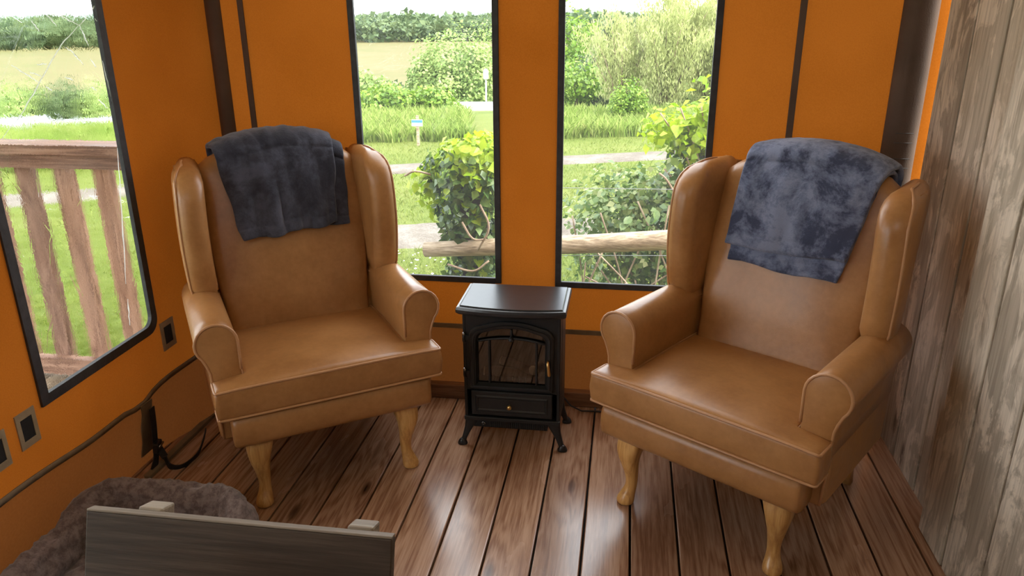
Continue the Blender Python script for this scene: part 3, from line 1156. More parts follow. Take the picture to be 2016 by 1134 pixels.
            rings.append([(sx * x, y, z) for x, y in ring])
        wg = loft('wing', rings, LEATHER, c)
        pts = []
        for z in np.linspace(0.585, 1.0345, 26):
            yn = wing_nose(z) + 0.03 * smoothstep(0.645, 0.58, z) ** 2
            top = max(0, (z - 0.985) / 0.05)
            th = 0.046 * math.sqrt(max(0.02, 1 - top ** 2 * 0.95)) * (1 - 0.25 * smoothstep(0.645, 0.58, z))
            bow = 0.010 * math.sin((z - 0.57) / 0.46 * PI)
            a = 1.05
            pts.append((sx * (0.309 + bow + th * math.sin(a)), yn + th * 0.85 - th * 0.85 * math.cos(a) - 0.001, z))
        lx, ly, lz = pts[-1]
        pts += [(lx, ly + 0.03, 1.036), (lx - sx * 0.002, ly + 0.06, 1.036), (lx - sx * 0.006, ly + 0.09, 1.034)]
        tube('piping', pts, 0.004, PIPING, wg, 7)
        # outside panel joining wing, arm and base at the rear
        op = []
        for z in (0.40, 0.5, 0.6, 0.7, 0.85, 0.95, 1.02):
            y0 = 0.44 + (0.03 if z > .6 else 0)
            y1 = back_front_y(z) + 0.10
            op.append([(sx * 0.305, y0, z), (sx * 0.345, y0, z), (sx * 0.342, (y0 + y1) / 2, z), (sx * 0.29, y1 + 0.005, z), (sx * 0.265, y1 + 0.005, z)])
        loft('outside_back_panel', op, LEATHER, c)
        # foot of the wing: piping along the arm joint
        tube('joint_piping', [(sx * 0.262, 0.47, 0.590), (sx * 0.268, 0.42, 0.592), (sx * 0.285, 0.385, 0.606), (sx * 0.312, 0.375, 0.622), (sx * 0.344, 0.385, 0.612)], 0.004, PIPING, c, 7)
    # -- legs
    for sx in (-1, 1):
        dx, dy = sx * 0.5, -0.86
        rings = []
        for z, off, rx, ry in ((0.262, -0.020, 0.046, 0.040), (0.235, -0.012, 0.044, 0.040), (0.205, -0.002, 0.039, 0.037), (0.175, 0.002, 0.033, 0.032), (0.14, -0.003, 0.0265, 0.0265),
                               (0.105, -0.011, 0.0215, 0.0215), (0.075, -0.014, 0.0185, 0.0185), (0.052, -0.009, 0.0195, 0.0195), (0.034, 0.000, 0.0245, 0.0245), (0.018, 0.006, 0.0285, 0.0285), (0.006, 0.007, 0.0285, 0.0285), (0.0, 0.006, 0.0245, 0.0245)):
            e = 2.0 + 1.6 * smoothstep(0.12, 0.22, z)
            rings.append(superellipse(sx * 0.245 + dx * off, 0.012 + dy * off, rx, ry, z, 22, e))
        subsurf(loft('front_leg', rings, OAK, c), 1)
        rings = []
        for z, oy, r in ((0.262, 0.0, 0.026), (0.2, 0.004, 0.025), (0.13, 0.016, 0.0225), (0.06, 0.036, 0.020), (0.0, 0.058, 0.018)):
            rings.append(superellipse(sx * 0.245, 0.535 + oy, r, r, z, 16, 6))
        loft('rear_leg', rings, OAK, c)
    return c


def copy_tree(o, parent=None):
    k = o.copy()
    COL.objects.link(k)
    if parent is not None:
        k.parent = parent
    for ch in list(o.children):
        copy_tree(ch, k)
    return k


chairL = make_chair()
chairR = copy_tree(chairL)
chairL.location = (-0.900, 2.078, 0)
chairL.rotation_euler = (0, 0, math.radians(34.8))
chairR.location = (0.250, 1.974, 0)
chairR.rotation_euler = (0, 0, math.radians(-33.6))
tag(chairL, 'tan leather wingback armchair with charcoal throw, left of the black stove', 'armchair', 'pair of wingback armchairs')
tag(chairR, 'tan leather wingback armchair with slate blue throw, beside the plank wall', 'armchair', 'pair of wingback armchairs')


# ================================================================ THROWS
def drape(name, mat, parent, zf, zr, xl, xr, off, thick, seed, folds=0.006, groove=0.26):
    """a folded blanket lying over the chair back. zf(u): front hem height, zr: rear hem height, xl/xr(t): edges as functions of front drop t"""
    nu, nv = 40, 70
    cols = []
    for i in range(nu + 1):
        u = i / nu
        xm = (xl(0) + (xr(0) - xl(0)) * u)
        pr = back_profile(max(-0.262, min(0.262, xm)), 0, off)
        # clip front below hem and rear below hem
        fr = [p for p in pr]
        top_i = max(range(len(pr)), key=lambda k: pr[k][1])
        path = []
        zfu = zf(u)
        front = [p for p in pr[:top_i + 1] if p[1] > zfu]
        # hem point on the front line
        y_h = back_front_y(zfu) - 0.022 - off + 0.004
        path.append((y_h, zfu))
        path += front
        path += [p for p in pr[top_i + 1:] if p[1] > zr]
        cols.append([(0, p[0], p[1]) for p in path])
    V = []
    rs = [resample(cp, nv + 1) for cp in cols]
    for i in range(nu + 1):
        u = i / nu
        # fraction of length on the front
        zt = max(p.z for p in rs[i])
        it = max(range(nv + 1), key=lambda k: rs[i][k].z)
        for j in range(nv + 1):
            p = rs[i][j]
            t = max(0.0, (it - j) / max(1, it))      # 0 at the ridge, 1 at the hem
            x = xl(t) + (xr(t) - xl(t)) * u
            w = smoothstep(0.1, 0.9, t)
            n1 = mnoise.noise(Vector((u * 7 + seed, t * 1.3, seed)))
            n2 = mnoise.noise(Vector((u * 17 + seed, t * 4, seed * 2)))
            n3 = mnoise.noise(Vector((u * 4 + seed, j / nv * 9, seed + 5)))
            d = folds * (1.6 * n1 * (0.25 + w) + 0.6 * n2) + 0.003 * n3
            d -= 0.008 * math.exp(-((t - groove) / 0.016) ** 2) + 0.006 * math.exp(-((t - 0.90) / 0.014) ** 2)
            d = max(-0.007, d)
            rear = 1 if j > it else -1
            yo = p.y + (d if j > it + 4 else -d)
            zo = p.z + (abs(d) if abs(j - it) < 8 else 0)
            V.append((x + 0.004 * n2, yo, zo))
    F = []
    for i in range(nu):
        for j in range(nv):
            a = i * (nv + 1) + j
            F.append((a, a + 1, a + nv + 2, a + nv + 1))
    o = mesh_obj(name, V, F, mat, parent, True)
    s = o.modifiers.new('thickness', 'SOLIDIFY')
    s.thickness = thick
    s.offset = 1.0
    s.use_rim = True
    b = o.modifiers.new('round', 'SUBSURF')
    b.levels = b.render_levels = 1
    return o


def lerp(a, b, t):
    return a + (b - a) * t


tL = empty('throw_blanket', (chairL.location.x, chairL.location.y, 0), chairL.rotation_euler.z)
tag(tL, 'charcoal fleece throw with rippled folds draped over the left armchair back', 'throw blanket', 'folded throws on the armchairs')
drape('under_fold', THROW1, tL, lambda u: 0.785 + 0.01 * math.sin(u * 5), 0.82, lambda t: -0.205 + 0.05 * t, lambda t: lerp(0.232, 0.213, t), 0.006, 0.012, 3.0)
drape('upper_fold', THROW1, tL, lambda u: 0.765 + 0.022 * u + 0.004 * math.sin(u * 14), 0.80, lambda t: lerp(-0.222, -0.163, t), lambda t: lerp(0.195, 0.165, t), 0.023, 0.014, 1.0, 0.014)
tR = empty('throw_blanket', (chairR.location.x, chairR.location.y, 0), chairR.rotation_euler.z)
tag(tR, 'slate blue fleece throw folded thick over the right armchair back', 'throw blanket', 'folded throws on the armchairs')
drape('under_fold', THROW2, tR, lambda u: 0.735 - 0.006 * u + 0.004 * math.sin(u * 9), 0.82, lambda t: lerp(-0.190, -0.180, t), lambda t: lerp(0.232, 0.172, t), 0.006, 0.013, 6.0, 0.004)
drape('upper_fold', THROW2, tR, lambda u: 0.785 + 0.012 * u, 0.80, lambda t: lerp(-0.184, -0.196, t), lambda t: lerp(0.238, 0.184, t), 0.023, 0.017, 9.0, 0.005)



# ================================================================ STOVE
st = empty('electric_stove', (-0.3655, 2.395, 0))
tag(st, 'black electric stove heater with arched glass door between the armchairs', 'stove')
HWS = 0.172      # half body width


def bow(x, d=0.018, w=0.185):
    return -d * (1 - (x / w) ** 2)


# lid: bowed front slab with stepped edge
def slab(name, hw, y_back, z0, z1, d, ins, mat, parent, front=-0.02):
    xs = np.linspace(-hw, hw, 17)
    outer = [(x, front + bow(x, d, hw)) for x in xs] + [(hw, y_back), (-hw, y_back)]
    cy = (front + y_back) / 2
    rings = []
    for z, s in ((z0, 1 - ins / hw), (z0 + (z1 - z0) * 0.3, 1.0), (z0 + (z1 - z0) * 0.65, 1.0), (z1 - 0.002, 1 - ins * 0.3 / hw), (z1, 1 - ins * 0.9 / hw)):
        rings.append([(x * s, cy + (y - cy) * s, z) for x, y in outer])
    return loft(name, rings, mat, parent, smooth=False)


slab('lid', 0.1905, 0.228, 0.520, 0.548, 0.022, 0.010, STOVET, st, -0.022)
slab('lid_top', 0.178, 0.218, 0.548, 0.5515, 0.020, 0.004, STOVET, st, -0.012)
# body
xs = np.linspace(-HWS, HWS, 13)
out = [(x, bow(x, 0.008, HWS) + 0.004) for x in xs] + [(HWS, 0.205), (-HWS, 0.205)]
rings = [[(x, y, z) for x, y in out] for z in (0.098, 0.102, 0.515, 0.521)]
# body as shell with an opening behind the door: sides, back, base, top and front frame
body_parts = []
box('side_panel', -HWS, -HWS + 0.006, 0.004, 0.205, 0.10, 0.521, STOVEB, st, 0.002)
box('side_panel', HWS - 0.006, HWS, 0.004, 0.205, 0.10, 0.521, STOVEB, st, 0.002)
box('rear_panel', -HWS + 0.006, HWS - 0.006, 0.199, 0.205, 0.10, 0.521, STOVEB, st, 0.001)
box('base_panel', -HWS + 0.006, HWS - 0.006, 0.004, 0.199, 0.10, 0.108, STOVEB, st, 0.001)
for sx in (-1, 1):
    box('corner_post', sx * HWS - (0.012 if sx > 0 else 0), sx * HWS + (0.012 if sx < 0 else 0), -0.003, 0.014, 0.10, 0.521, STOVEB, st, 0.004, 3)
    # side groove
    box('side_trim', sx * (HWS - 0.001) - 0.0015, sx * (HWS - 0.001) + 0.0025, 0.055, 0.062, 0.11, 0.515, STOVEB, st, 0.001)


def arch_outline(hw, z0, z1, rise, r, n=9):
    """flat bottom, sides, rounded shoulders and a shallow arched top, in x,z"""
    pts = [(-hw, z0), (hw, z0), (hw, z1 - rise - r)]
    for k in range(1, n):
        a = (PI / 2) * k / n
        # shoulder from vertical side into the arch
        pts.append((hw - r * (1 - math.cos(a)), z1 - rise - r + r * math.sin(a)))
    for k in range(0, 2 * n + 1):
        t = 1 - 2 * k / (2 * n)
        x = (hw - r) * t
        pts.append((x, z1 - rise * t * t))
    for k in range(n - 1, 0, -1):
        a = (PI / 2) * k / n
        pts.append((-hw + r * (1 - math.cos(a)), z1 - rise - r + r * math.sin(a)))
    pts.append((-hw, z1 - rise - r))
    return pts


def arch_ring(name, o, i, yo0, yf, mat, parent):
    n = len(o)
    V = [(x, yo0, z) for x, z in o] + [(x, yf + 0.002, z) for x, z in o]
    mo = [((a[0] * 0.85 + b[0] * 0.15), yf - 0.002, (a[1] * 0.85 + b[1] * 0.15)) for a, b in zip(o, i)]
    mi = [((a[0] * 0.25 + b[0] * 0.75), yf - 0.001, (a[1] * 0.25 + b[1] * 0.75)) for a, b in zip(o, i)]
    V += mo + mi + [(x, yo0, z) for x, z in i]
    F = []
    for lv in range(4):
        for k in range(n):
            l = (k + 1) % n
            F.append((lv * n + k, lv * n + l, (lv + 1) * n + l, (lv + 1) * n + k))
    for k in range(n):
        l = (k + 1) % n
        F.append((k, 4 * n + k, 4 * n + l, l))
    return mesh_obj(name, V, F, mat, parent, False)


# front plate above the door with an arched cut-out
DOOR_O = arch_outline(0.149, 0.236, 0.498, 0.020, 0.045)
DOOR_I = arch_outline(0.118, 0.258, 0.468, 0.017, 0.030)
plate_o = [(-HWS + 0.010, 0.108), (HWS - 0.010, 0.108), (HWS - 0.010, 0.521), (-HWS + 0.010, 0.521)]
# plate = strips around the door outline, via bridging to a rectangle sampled to the same count
n = len(DOOR_O)


def to_rect(p):
    x, z = p
    cx, cz = 0.0, 0.36
    dx, dz = x - cx, z - cz
    X0, X1, Z0, Z1 = -HWS + 0.010 - cx, HWS - 0.010 - cx, 0.108 - cz, 0.521 - cz
    s = min((X1 / dx if dx > 1e-6 else 9e9), (X0 / dx if dx < -1e-6 else 9e9), (Z1 / dz if dz > 1e-6 else 9e9), (Z0 / dz if dz < -1e-6 else 9e9))
    return cx + dx * s, cz + dz * s


inn = [(x * 0.93, 0.366 + (z - 0.366) * 0.93) for x, z in DOOR_O]
rect = [to_rect(p) for p in inn]
V = [(x, -0.001, z) for x, z in rect] + [(x, -0.001, z) for x, z in inn] + [(x, 0.004, z) for x, z in rect] + [(x, 0.004, z) for x, z in inn]
F = []
for k in range(n):
    l = (k + 1) % n
    F += [(k, l, n + l, n + k), (2 * n + k, 3 * n + k, 3 * n + l, 2 * n + l), (n + k, n + l, 3 * n + l, 3 * n + k)]
mesh_obj('front_plate', V, F, STOVEB, st)
door = arch_ring('door', DOOR_O, DOOR_I, -0.001, -0.014, STOVEB, st)
arch_ring('door_bead', arch_outline(0.1385, 0.246, 0.4875, 0.019, 0.040), arch_outline(0.128, 0.253, 0.4775, 0.018, 0.035), -0.010, -0.0185, STOVEB, door)
gl = [(x * 1.03, 0.003, 0.36 + (z - 0.36) * 1.03) for x, z in DOOR_I]
mesh_obj('door_glass', gl, [tuple(range(len(gl)))], SMOKED, door)
# glazing bars
for x in (-0.078, 0.088):
    box('glazing_bar', x - 0.0035, x + 0.0035, -0.009, -0.002, 0.258, 0.428, STOVEB, door, 0.0015)
pts = [(-0.118 + 0.236 * k / 16, -0.006, 0.418 + 0.016 * (1 - (2 * k / 16 - 1) ** 2)) for k in range(17)]
tube('glazing_bar', pts, 0.0038, STOVEB, door, 6)
box('glazing_bar', -0.0035, 0.0035, -0.009, -0.002, 0.432, 0.467, STOVEB, door, 0.0015)
bm = bmesh.new()
bmesh.ops.create_icosphere(bm, subdivisions=1, radius=0.011)
bm_obj('bar_boss', bm, STOVEB, door).location = (0, -0.009, 0.432)
# firebox interior with logs
box('firebox_back', -0.13, 0.13, 0.120, 0.124, 0.24, 0.50, FIREBOX, st)
box('firebox_floor', -0.13, 0.13, 0.012, 0.120, 0.244, 0.250, FIREBOX, st)
for (x, y, z, L, r, a) in ((-0.03, 0.06, 0.272, 0.15, 0.018, 0.2), (0.02, 0.08, 0.288, 0.15, 0.016, -0.35), (0.085, 0.05, 0.300, 0.05, 0.020, 1.2)):
    lg = tube('fuel_log', [(-L / 2, 0, 0), (-L / 4, 0, 0.003), (L / 4, 0, -0.002), (L / 2, 0, 0)], [r, r * 1.08, r, r * 0.95], LOGBARK, st, 10)
    lg.location = (x, y, z)
    lg.rotation_euler = (0, 0.1, a)
    e = lathe('log_end', [(0.0001, 0.0), (r * 0.9, 0.0), (r * 0.92, 0.003), (0.0001, 0.004)], LOGEND, lg, 12, (0, 0, 0), 'Y')
    e.location = (-L / 2 - 0.002, 0, 0)
    e.rotation_euler = (0, 0, -PI / 2)
for k in range(9):
    tube('grate_bar', [(-0.09 + k * 0.0225, 0.02, 0.251), (-0.09 + k * 0.0225, 0.02, 0.268), (-0.09 + k * 0.0225, 0.026, 0.274)], 0.003, CHROME if k % 3 == 1 else STOVEB, st, 6)
# hinges and handle
for z in (0.432, 0.296):
    h = tube('hinge', [(-0.1665, -0.010, z - 0.016), (-0.1665, -0.010, z + 0.010)], 0.0055, STOVEB, st, 8)
    bm = bmesh.new()
    bmesh.ops.create_uvsphere(bm, u_segments=10, v_segments=8, radius=0.0062)
    bm_obj('hinge_cap', bm, CHROME, h, True).location = (-0.1665, -0.010, z + 0.012)
    box('hinge_leaf', -0.162, -0.142, -0.010, -0.003, z - 0.012, z + 0.006, STOVEB, h, 0.001)
hd = tube('door_handle', [(0.130, -0.018, 0.362), (0.130, -0.030, 0.362), (0.1305, -0.034, 0.357), (0.1325, -0.035, 0.340), (0.135, -0.035, 0.318), (0.1355, -0.035, 0.312)], [0.004, 0.0045, 0.005, 0.0055, 0.0068, 0.0055], BRASS, door, 10)
# drawer
DR = [(-0.146, 0.128), (0.146, 0.128), (0.146, 0.226), (-0.146, 0.226)]
dr = box('drawer', -0.146, 0.146, -0.011, -0.001, 0.129, 0.226, STOVEB, st, 0.005, 3)
V = []
for ins, y in ((0.016, -0.0112), (0.020, -0.0145), (0.024, -0.0145), (0.028, -0.0108)):
    V += [(-0.146 + ins, y, 0.129 + ins), (0.146 - ins, y, 0.129 + ins), (0.146 - ins, y, 0.226 - ins), (-0.146 + ins, y, 0.226 - ins)]
F = [(lv * 4 + k, lv * 4 + (k + 1) % 4, lv * 4 + 4 + (k + 1) % 4, lv * 4 + 4 + k) for lv in range(3) for k in range(4)]
mesh_obj('drawer_bead', V, F, STOVEB, dr)
lathe('drawer_knob', [(0.0042, 0.0), (0.0042, 0.010), (0.0085, 0.015), (0.0092, 0.019), (0.0075, 0.024), (0.0001, 0.0258)], BRASS, dr, 14, (-0.006, -0.010, 0.1755), 'Y')
# base lip and vent grille
box('base_lip', -HWS - 0.002, HWS + 0.002, -0.010, 0.02, 0.104, 0.120, STOVEB, st, 0.004, 3)
vt = box('vent_housing', -0.142, 0.128, 0.004, 0.05, 0.072, 0.104, BLACKHOLE, st, 0.002)
for k in range(26):
    x = -0.082 + k * 0.0078
    box('vent_slat', x, x + 0.0036, 0.0005, 0.006, 0.076, 0.102, STOVEB, vt)
lathe('dial', [(0.0078, 0.0), (0.0078, 0.003), (0.0062, 0.0042), (0.0001, 0.0042)], CHROME, vt, 16, (-0.106, 0.004, 0.088), 'Y')
lathe('dial_face', [(0.0058, 0.0), (0.0058, 0.0012), (0.0001, 0.0014)], BLACKHOLE, vt, 16, (-0.106, -0.0002, 0.088), 'Y')
tube('dial_mark', [(-0.109, -0.0022, 0.090), (-0.103, -0.0022, 0.086)], 0.0009, CHROME, vt, 5)
# legs
for sx in (-1, 1):
    for yb, fy in ((0.012, -1), (0.188, 1)):
        rings = []
        for z, o, hwx, hwy in ((0.108, 0.0, 0.024, 0.013), (0.098, 0.0, 0.0235, 0.013), (0.07, 0.010, 0.016, 0.011), (0.045, 0.020, 0.0115, 0.010), (0.022, 0.028, 0.0095, 0.0095), (0.014, 0.030, 0.0095, 0.0095)):
            rings.append(superellipse(sx * (0.150 + o), yb + fy * o * 0.35, hwx, hwy, z, 14, 3.5))
        lg = loft('stove_leg', rings, STOVEB, st)
        cx, cy = sx * 0.184, yb + fy * 0.014
        fr = []
        for z, rx, ry in ((0.0, 0.0175, 0.0125), (0.005, 0.0185, 0.0135), (0.012, 0.016, 0.012), (0.020, 0.0105, 0.010), (0.024, 0.006, 0.006)):
            fr.append(superellipse(cx, cy, rx, ry, z, 14, 2.2))
        loft('foot', fr, PLASTIC, lg)

# power cable behind the stove
cb = tube('power_cable', [(-0.20, 2.585, 0.12), (-0.17, 2.64, 0.05), (-0.13, 2.68, 0.008), (-0.06, 2.690, 0.006), (0.02, 2.675, 0.006), (0.10, 2.690, 0.006), (0.2, 2.70, 0.006)], 0.0035, PLASTIC, None, 7)
tag(cb, 'thin black power cable trailing along the end wall behind the stove', 'cable')

# ================================================================ DOG BED
bed = empty('dog_bed', (-1.285, 1.43, 0))
tag(bed, 'taupe fleece dog bed with padded rim against the canvas wall', 'dog bed')


def rounded_rect(hx, hy, r, n=10, per=12):
    pts = []
    for cx, cy, a0 in ((hx - r, hy - r, 0), (-hx + r, hy - r, PI / 2), (-hx + r, -hy + r, PI), (hx - r, -hy + r, 3 * PI / 2)):
        for k in range(n):
            a = a0 + PI / 2 * k / (n - 1)
            pts.append(Vector((cx + r * math.cos(a), cy + r * math.sin(a), 0)))
    dense = []
    m = len(pts)
    for i in range(m):
        a, b = pts[i], pts[(i + 1) % m]
        steps = max(1, int((b - a).length / 0.014))
        for s in range(steps):
            dense.append(a.lerp(b, s / steps))
    return dense


HX, HY = 0.235, 0.315
path = rounded_rect(HX, HY, 0.09)
m = len(path)
res = 40
V = np.zeros((m, res, 3))
for i, p in enumerate(path):
    t = (path[(i + 1) % m] - path[i - 1]).normalized()
    out_n = Vector((t.y, -t.x, 0))
    sagn = mnoise.noise(Vector((p.x * 4, p.y * 4, 1)))
    h = 0.086 + 0.008 * sagn + 0.022 * smoothstep(0.1, 0.33, p.y) - 0.02 * smoothstep(0.0, 0.26, p.x) * smoothstep(.3, .1, p.y)
    w = 0.052 + 0.005 * sagn
    for k in range(res):
        a = 2 * PI * k / res
        c, s = math.cos(a), math.sin(a)
        pt = p + out_n * (w * c) + Vector((0, 0, h + (h - 0.004) * s * (1 if s < 0 else 0.85)))
        # crinkled pile
        q = pt * 38
        dn = 0.009 * mnoise.noise(q * 1.3) + 0.006 * mnoise.noise(q * 2.9)
        gr = 0.010 * mnoise.noise(Vector((p.x * 9, p.y * 9, a * 2)))
        nrm = out_n * c + Vector((0, 0, s))
        pt = pt + nrm * (dn + gr)
        pt.z = max(pt.z, 0.002)
        V[i, k] = pt
idx = np.arange(m)[:, None] * res + np.arange(res)[None]
i2 = np.roll(idx, -1, 0)
F = np.stack([idx, i2, np.roll(i2, -1, 1), np.roll(idx, -1, 1)], -1).reshape(-1, 4)
np_obj('padded_rim', V.reshape(-1, 3), F, SHERPA, bed, True)
g = 90
X, Y = np.meshgrid(np.linspace(-HX + 0.01, HX - 0.01, g), np.linspace(-HY + 0.01, HY - 0.01, g))
Z = np.zeros_like(X)
for i in range(g):
    for j in range(g):
        x, y = X[i, j], Y[i, j]
        Z[i, j] = 0.055 + 0.02 * mnoise.noise(Vector((x * 5, y * 5, 3))) + 0.006 * mnoise.noise(Vector((x * 40, y * 40, 3))) + 0.02 * (1 - (x / HX) ** 2) * (1 - (y / HY) ** 2)
grid_np('cushion', X, Y, Z, SHERPA, bed)
loft('bed_base', [[(p.x * s, p.y * s, z) for p in rounded_rect(HX + 0.05, HY + 0.05, 0.12)] for z, s in ((0.001, 0.98), (0.008, 1.0), (0.03, 1.0), (0.04, 0.98))], BEDBASE, bed)

# ================================================================ STRAP ON THE LEFT WALL
sp = empty('tie_down_strap', (-1.6, 2.11, 0))
tag(sp, 'black webbing tie-down strap with buckle hanging by the left wall', 'strap')


def ribbon(name, pts, half, thick, side, mat, parent):
    rings = []
    P = [Vector(p) for p in pts]
    for i, p in enumerate(P):
        t = (P[min(i + 1, len(P) - 1)] - P[max(i - 1, 0)]).normalized()
        sd = side(i / (len(P) - 1)) if callable(side) else Vector(side)
        sd = (sd - t * sd.dot(t)).normalized()
        n = t.cross(sd)
        rings.append([p + sd * half + n * thick, p - sd * half + n * thick, p - sd * half - n * thick, p + sd * half - n * thick])
    return loft(name, rings, mat, parent, smooth=False)


def bez(ps, n=24):
    """Catmull-Rom through the points"""
    P = [Vector(p) for p in ps]
    P = [P[0] * 2 - P[1]] + P + [P[-1] * 2 - P[-2]]
    o = []
    segs = len(P) - 3
    for s in range(segs):
        a, b, c, d = P[s:s + 4]
        m_ = max(2, n // segs)
        for k in range(m_ + (1 if s == segs - 1 else 0)):
            t = k / m_
            o.append(0.5 * ((2 * b) + (c - a) * t + (2 * a - 5 * b + 4 * c - d) * t * t + (3 * b - a - 3 * c + d) * t ** 3))
    return o


sp.location = (0, 0, 0)
rings = []
for k in range(12):
    z = 0.245 - 0.20 * k / 11
    wdt = 0.030 - 0.004 * math.sin(k)
    p = left_pt(2.11, z)
    rings.append([(p[0] + 0.012, 2.11 - wdt, z), (p[0] + 0.014, 2.11 + wdt, z), (p[0] + 0.010, 2.11 + wdt, z), (p[0] + 0.008, 2.11 - wdt, z)])
loft('fabric_tab', rings, BAND, sp, smooth=False)
ribbon('webbing', bez([(-1.575, 2.112, 0.225), (-1.58, 2.112, 0.15), (-1.585, 2.11, 0.09), (-1.585, 2.105, 0.045)]), 0.014, 0.0016, (0, 1, 0), WEB, sp)
ribbon('webbing', bez([(-1.580, 2.100, 0.060), (-1.578, 2.085, 0.03), (-1.575, 2.06, 0.008)]), 0.014, 0.0016, (0, 1, 0.2), WEB, sp)
bk = box('buckle', -0.010, 0.010, -0.021, 0.021, -0.020, 0.020, PLASTIC, sp, 0.005, 3)
bk.location = (-1.578, 2.108, 0.075)
bk.rotation_euler = (0, 0.1, 0.2)
tube('buckle_bar', [(0.013, -0.017, 0.008), (0.013, 0.017, 0.008)], 0.004, CHROME, bk, 8)
ribbon('loose_end', bez([(-1.575, 2.112, 0.065), (-1.55, 2.10, 0.035), (-1.525, 2.085, 0.012), (-1.49, 2.10, 0.005), (-1.475, 2.17, 0.010), (-1.485, 2.235, 0.03), (-1.49, 2.27, 0.055)], 40), 0.013, 0.0016,
       lambda t: Vector((0.3, -0.1, 1)) if t > 0.15 else Vector((0, 1, 0.3)), WEB, sp)
wd = box('trim_3', -1.585, -1.560, 2.02, 2.62, 0.001, 0.014, BAND, None, 0.002)
tag(wd, 'pale batten lying along the foot of the left canvas wall', kind='structure')

# ================================================================ FOREGROUND WOODEN CHAIR (only the top of its back shows)
wc = empty('wooden_lounge_chair', (-0.581, 0.92, 0))
tag(wc, 'whitewashed wooden chair back with two posts, in the near foreground', 'wooden chair')
LEAN = math.radians(19)


def lean_box(name, x0, x1, d0, d1, s0, s1, mat, bev=0.003):
    """box in the plane of the reclined back: s along the slope downward from the top, d = depth behind the face"""
    o = box(name, x0, x1, d0, d1, -s1, -s0, mat, wc, bev, 2)
    o.location = (0, 0, 0.750)
    o.rotation_euler = (-LEAN, 0, 0)
    return o


lean_box('back_board', -0.255, 0.255, 0.0, 0.019, 0.0042, 0.155, SHADEW, 0.002)
lean_box('lit_top_edge', -0.255, 0.255, 0.0, 0.019, 0.0, 0.004, WHITEW, 0.0015)  # pale strip imitating window light along the board's top edge
lean_box('back_board', -0.255, 0.255, 0.0, 0.019, 0.175, 0.33, SHADEW, 0.004)
for x in (-0.157, 0.197):
    lean_box('back_post', x - 0.021, x + 0.021, 0.0195, 0.058, -0.004, 0.62, WHITEW, 0.004)
for k in range(4):
    box('seat_slat', -0.255, 0.255, -0.56 + k * 0.1, -0.475 + k * 0.1, 0.33, 0.35, WHITEW, wc, 0.003)
for x in (-0.235, 0.235):
    for y in (-0.53, -0.12):
        box('chair_leg', x - 0.02, x + 0.02, y - 0.02, y + 0.02, 0, 0.33, WHITEW, wc, 0.003)

# ================================================================ OUTSIDE
GZ = -0.45


def terrain(x, y):
    r = math.hypot(x, y)
    if r < 14:
        return GZ
    z = GZ - 5.8 * smoothstep(14, 48, r) - 4.6 * smoothstep(40, 120, r) + 1.6 * smoothstep(130, 320, r)
    z -= 8 * smoothstep(420, 1500, r)
    z += 0.25 * mnoise.noise(Vector((x * 0.05, y * 0.05, 0))) * smoothstep(14, 40, r)
    return z


na, radii = 160, np.concatenate([np.linspace(0.5, 16, 26), np.geomspace(17, 360, 46), np.geomspace(400, 1500, 8)])
ang = np.linspace(0, 2 * PI, na + 1)
A, Rr = np.meshgrid(ang, radii)
X, Y = Rr * np.sin(A), Rr * np.cos(A)
Z = np.vectorize(terrain)(X, Y)
gr = grid_np('ground', X, Y, Z, LAWN)
gr.data.materials.append(ROUGH)
gr.data.materials.append(FIELD)
gr.data.materials.append(HILL)
mi = []
for i in range(len(radii) - 1):
    rr = radii[i]
    mi += [0 if rr < 19 else 1 if rr < 105 else 2 if rr < 325 else 3] * na
gr.data.polygons.foreach_set('material_index', np.array(mi, dtype=np.int32))
tag(gr, 'green lawn sloping into a valley with a pale field beyond', kind='structure')


def path_ribbon(name, pts, halfw, lab, seed):
    P = bez(pts, 60)
    V, F = [], []
    for i, p in enumerate(P):
        t = (P[min(i + 1, len(P) - 1)] - P[max(i - 1, 0)]).normalized()
        n_ = Vector((-t.y, t.x, 0))
        w0 = halfw * (1 + 0.18 * mnoise.noise(Vector((i * 0.35, seed, 0))))
        w1 = halfw * (1 + 0.18 * mnoise.noise(Vector((i * 0.35, seed + 9, 0))))
        for w, z in ((-w1, -0.01), (-w1 * 0.9, 0.010), (0, 0.016), (w0 * 0.9, 0.010), (w0, -0.01)):
            q = p + n_ * w
            V.append((q.x, q.y, GZ + z))
    for i in range(len(P) - 1):
        for k in range(4):
            a = i * 5 + k
            F.append((a, a + 1, a + 6, a + 5))
    o = mesh_obj(name, V, F, GRAVEL, None, True)
    tag(o, lab, kind='structure')
    return o


path_ribbon('gravel_path', [(-11, 5.2, 0), (-6.6, 7.45, 0), (-4.6, 8.75, 0), (-3.0, 9.60, 0), (-0.2, 10.75, 0), (3.2, 11.9, 0), (7, 13.0, 0)], 0.33, 'pale gravel track crossing the lawn', 2)
path_ribbon('gravel_pad', [(-3.6, 5.8, 0), (-2.0, 6.55, 0), (-0.8, 6.9, 0), (0.6, 7.1, 0)], 0.42, 'patch of pale gravel beside the ivy covered post', 5)


# ---- leaf clouds -------------------------------------------------------------
LEAFV = np.array([(0, 0, 0), (0.36, 0.42, 0.09), (0, 1.0, -0.04), (-0.36, 0.42, 0.09)])
NARROW = np.array([(0, 0, 0), (0.13, 0.45, 0.03), (0, 1.0, -0.05), (-0.13, 0.45, 0.03)])


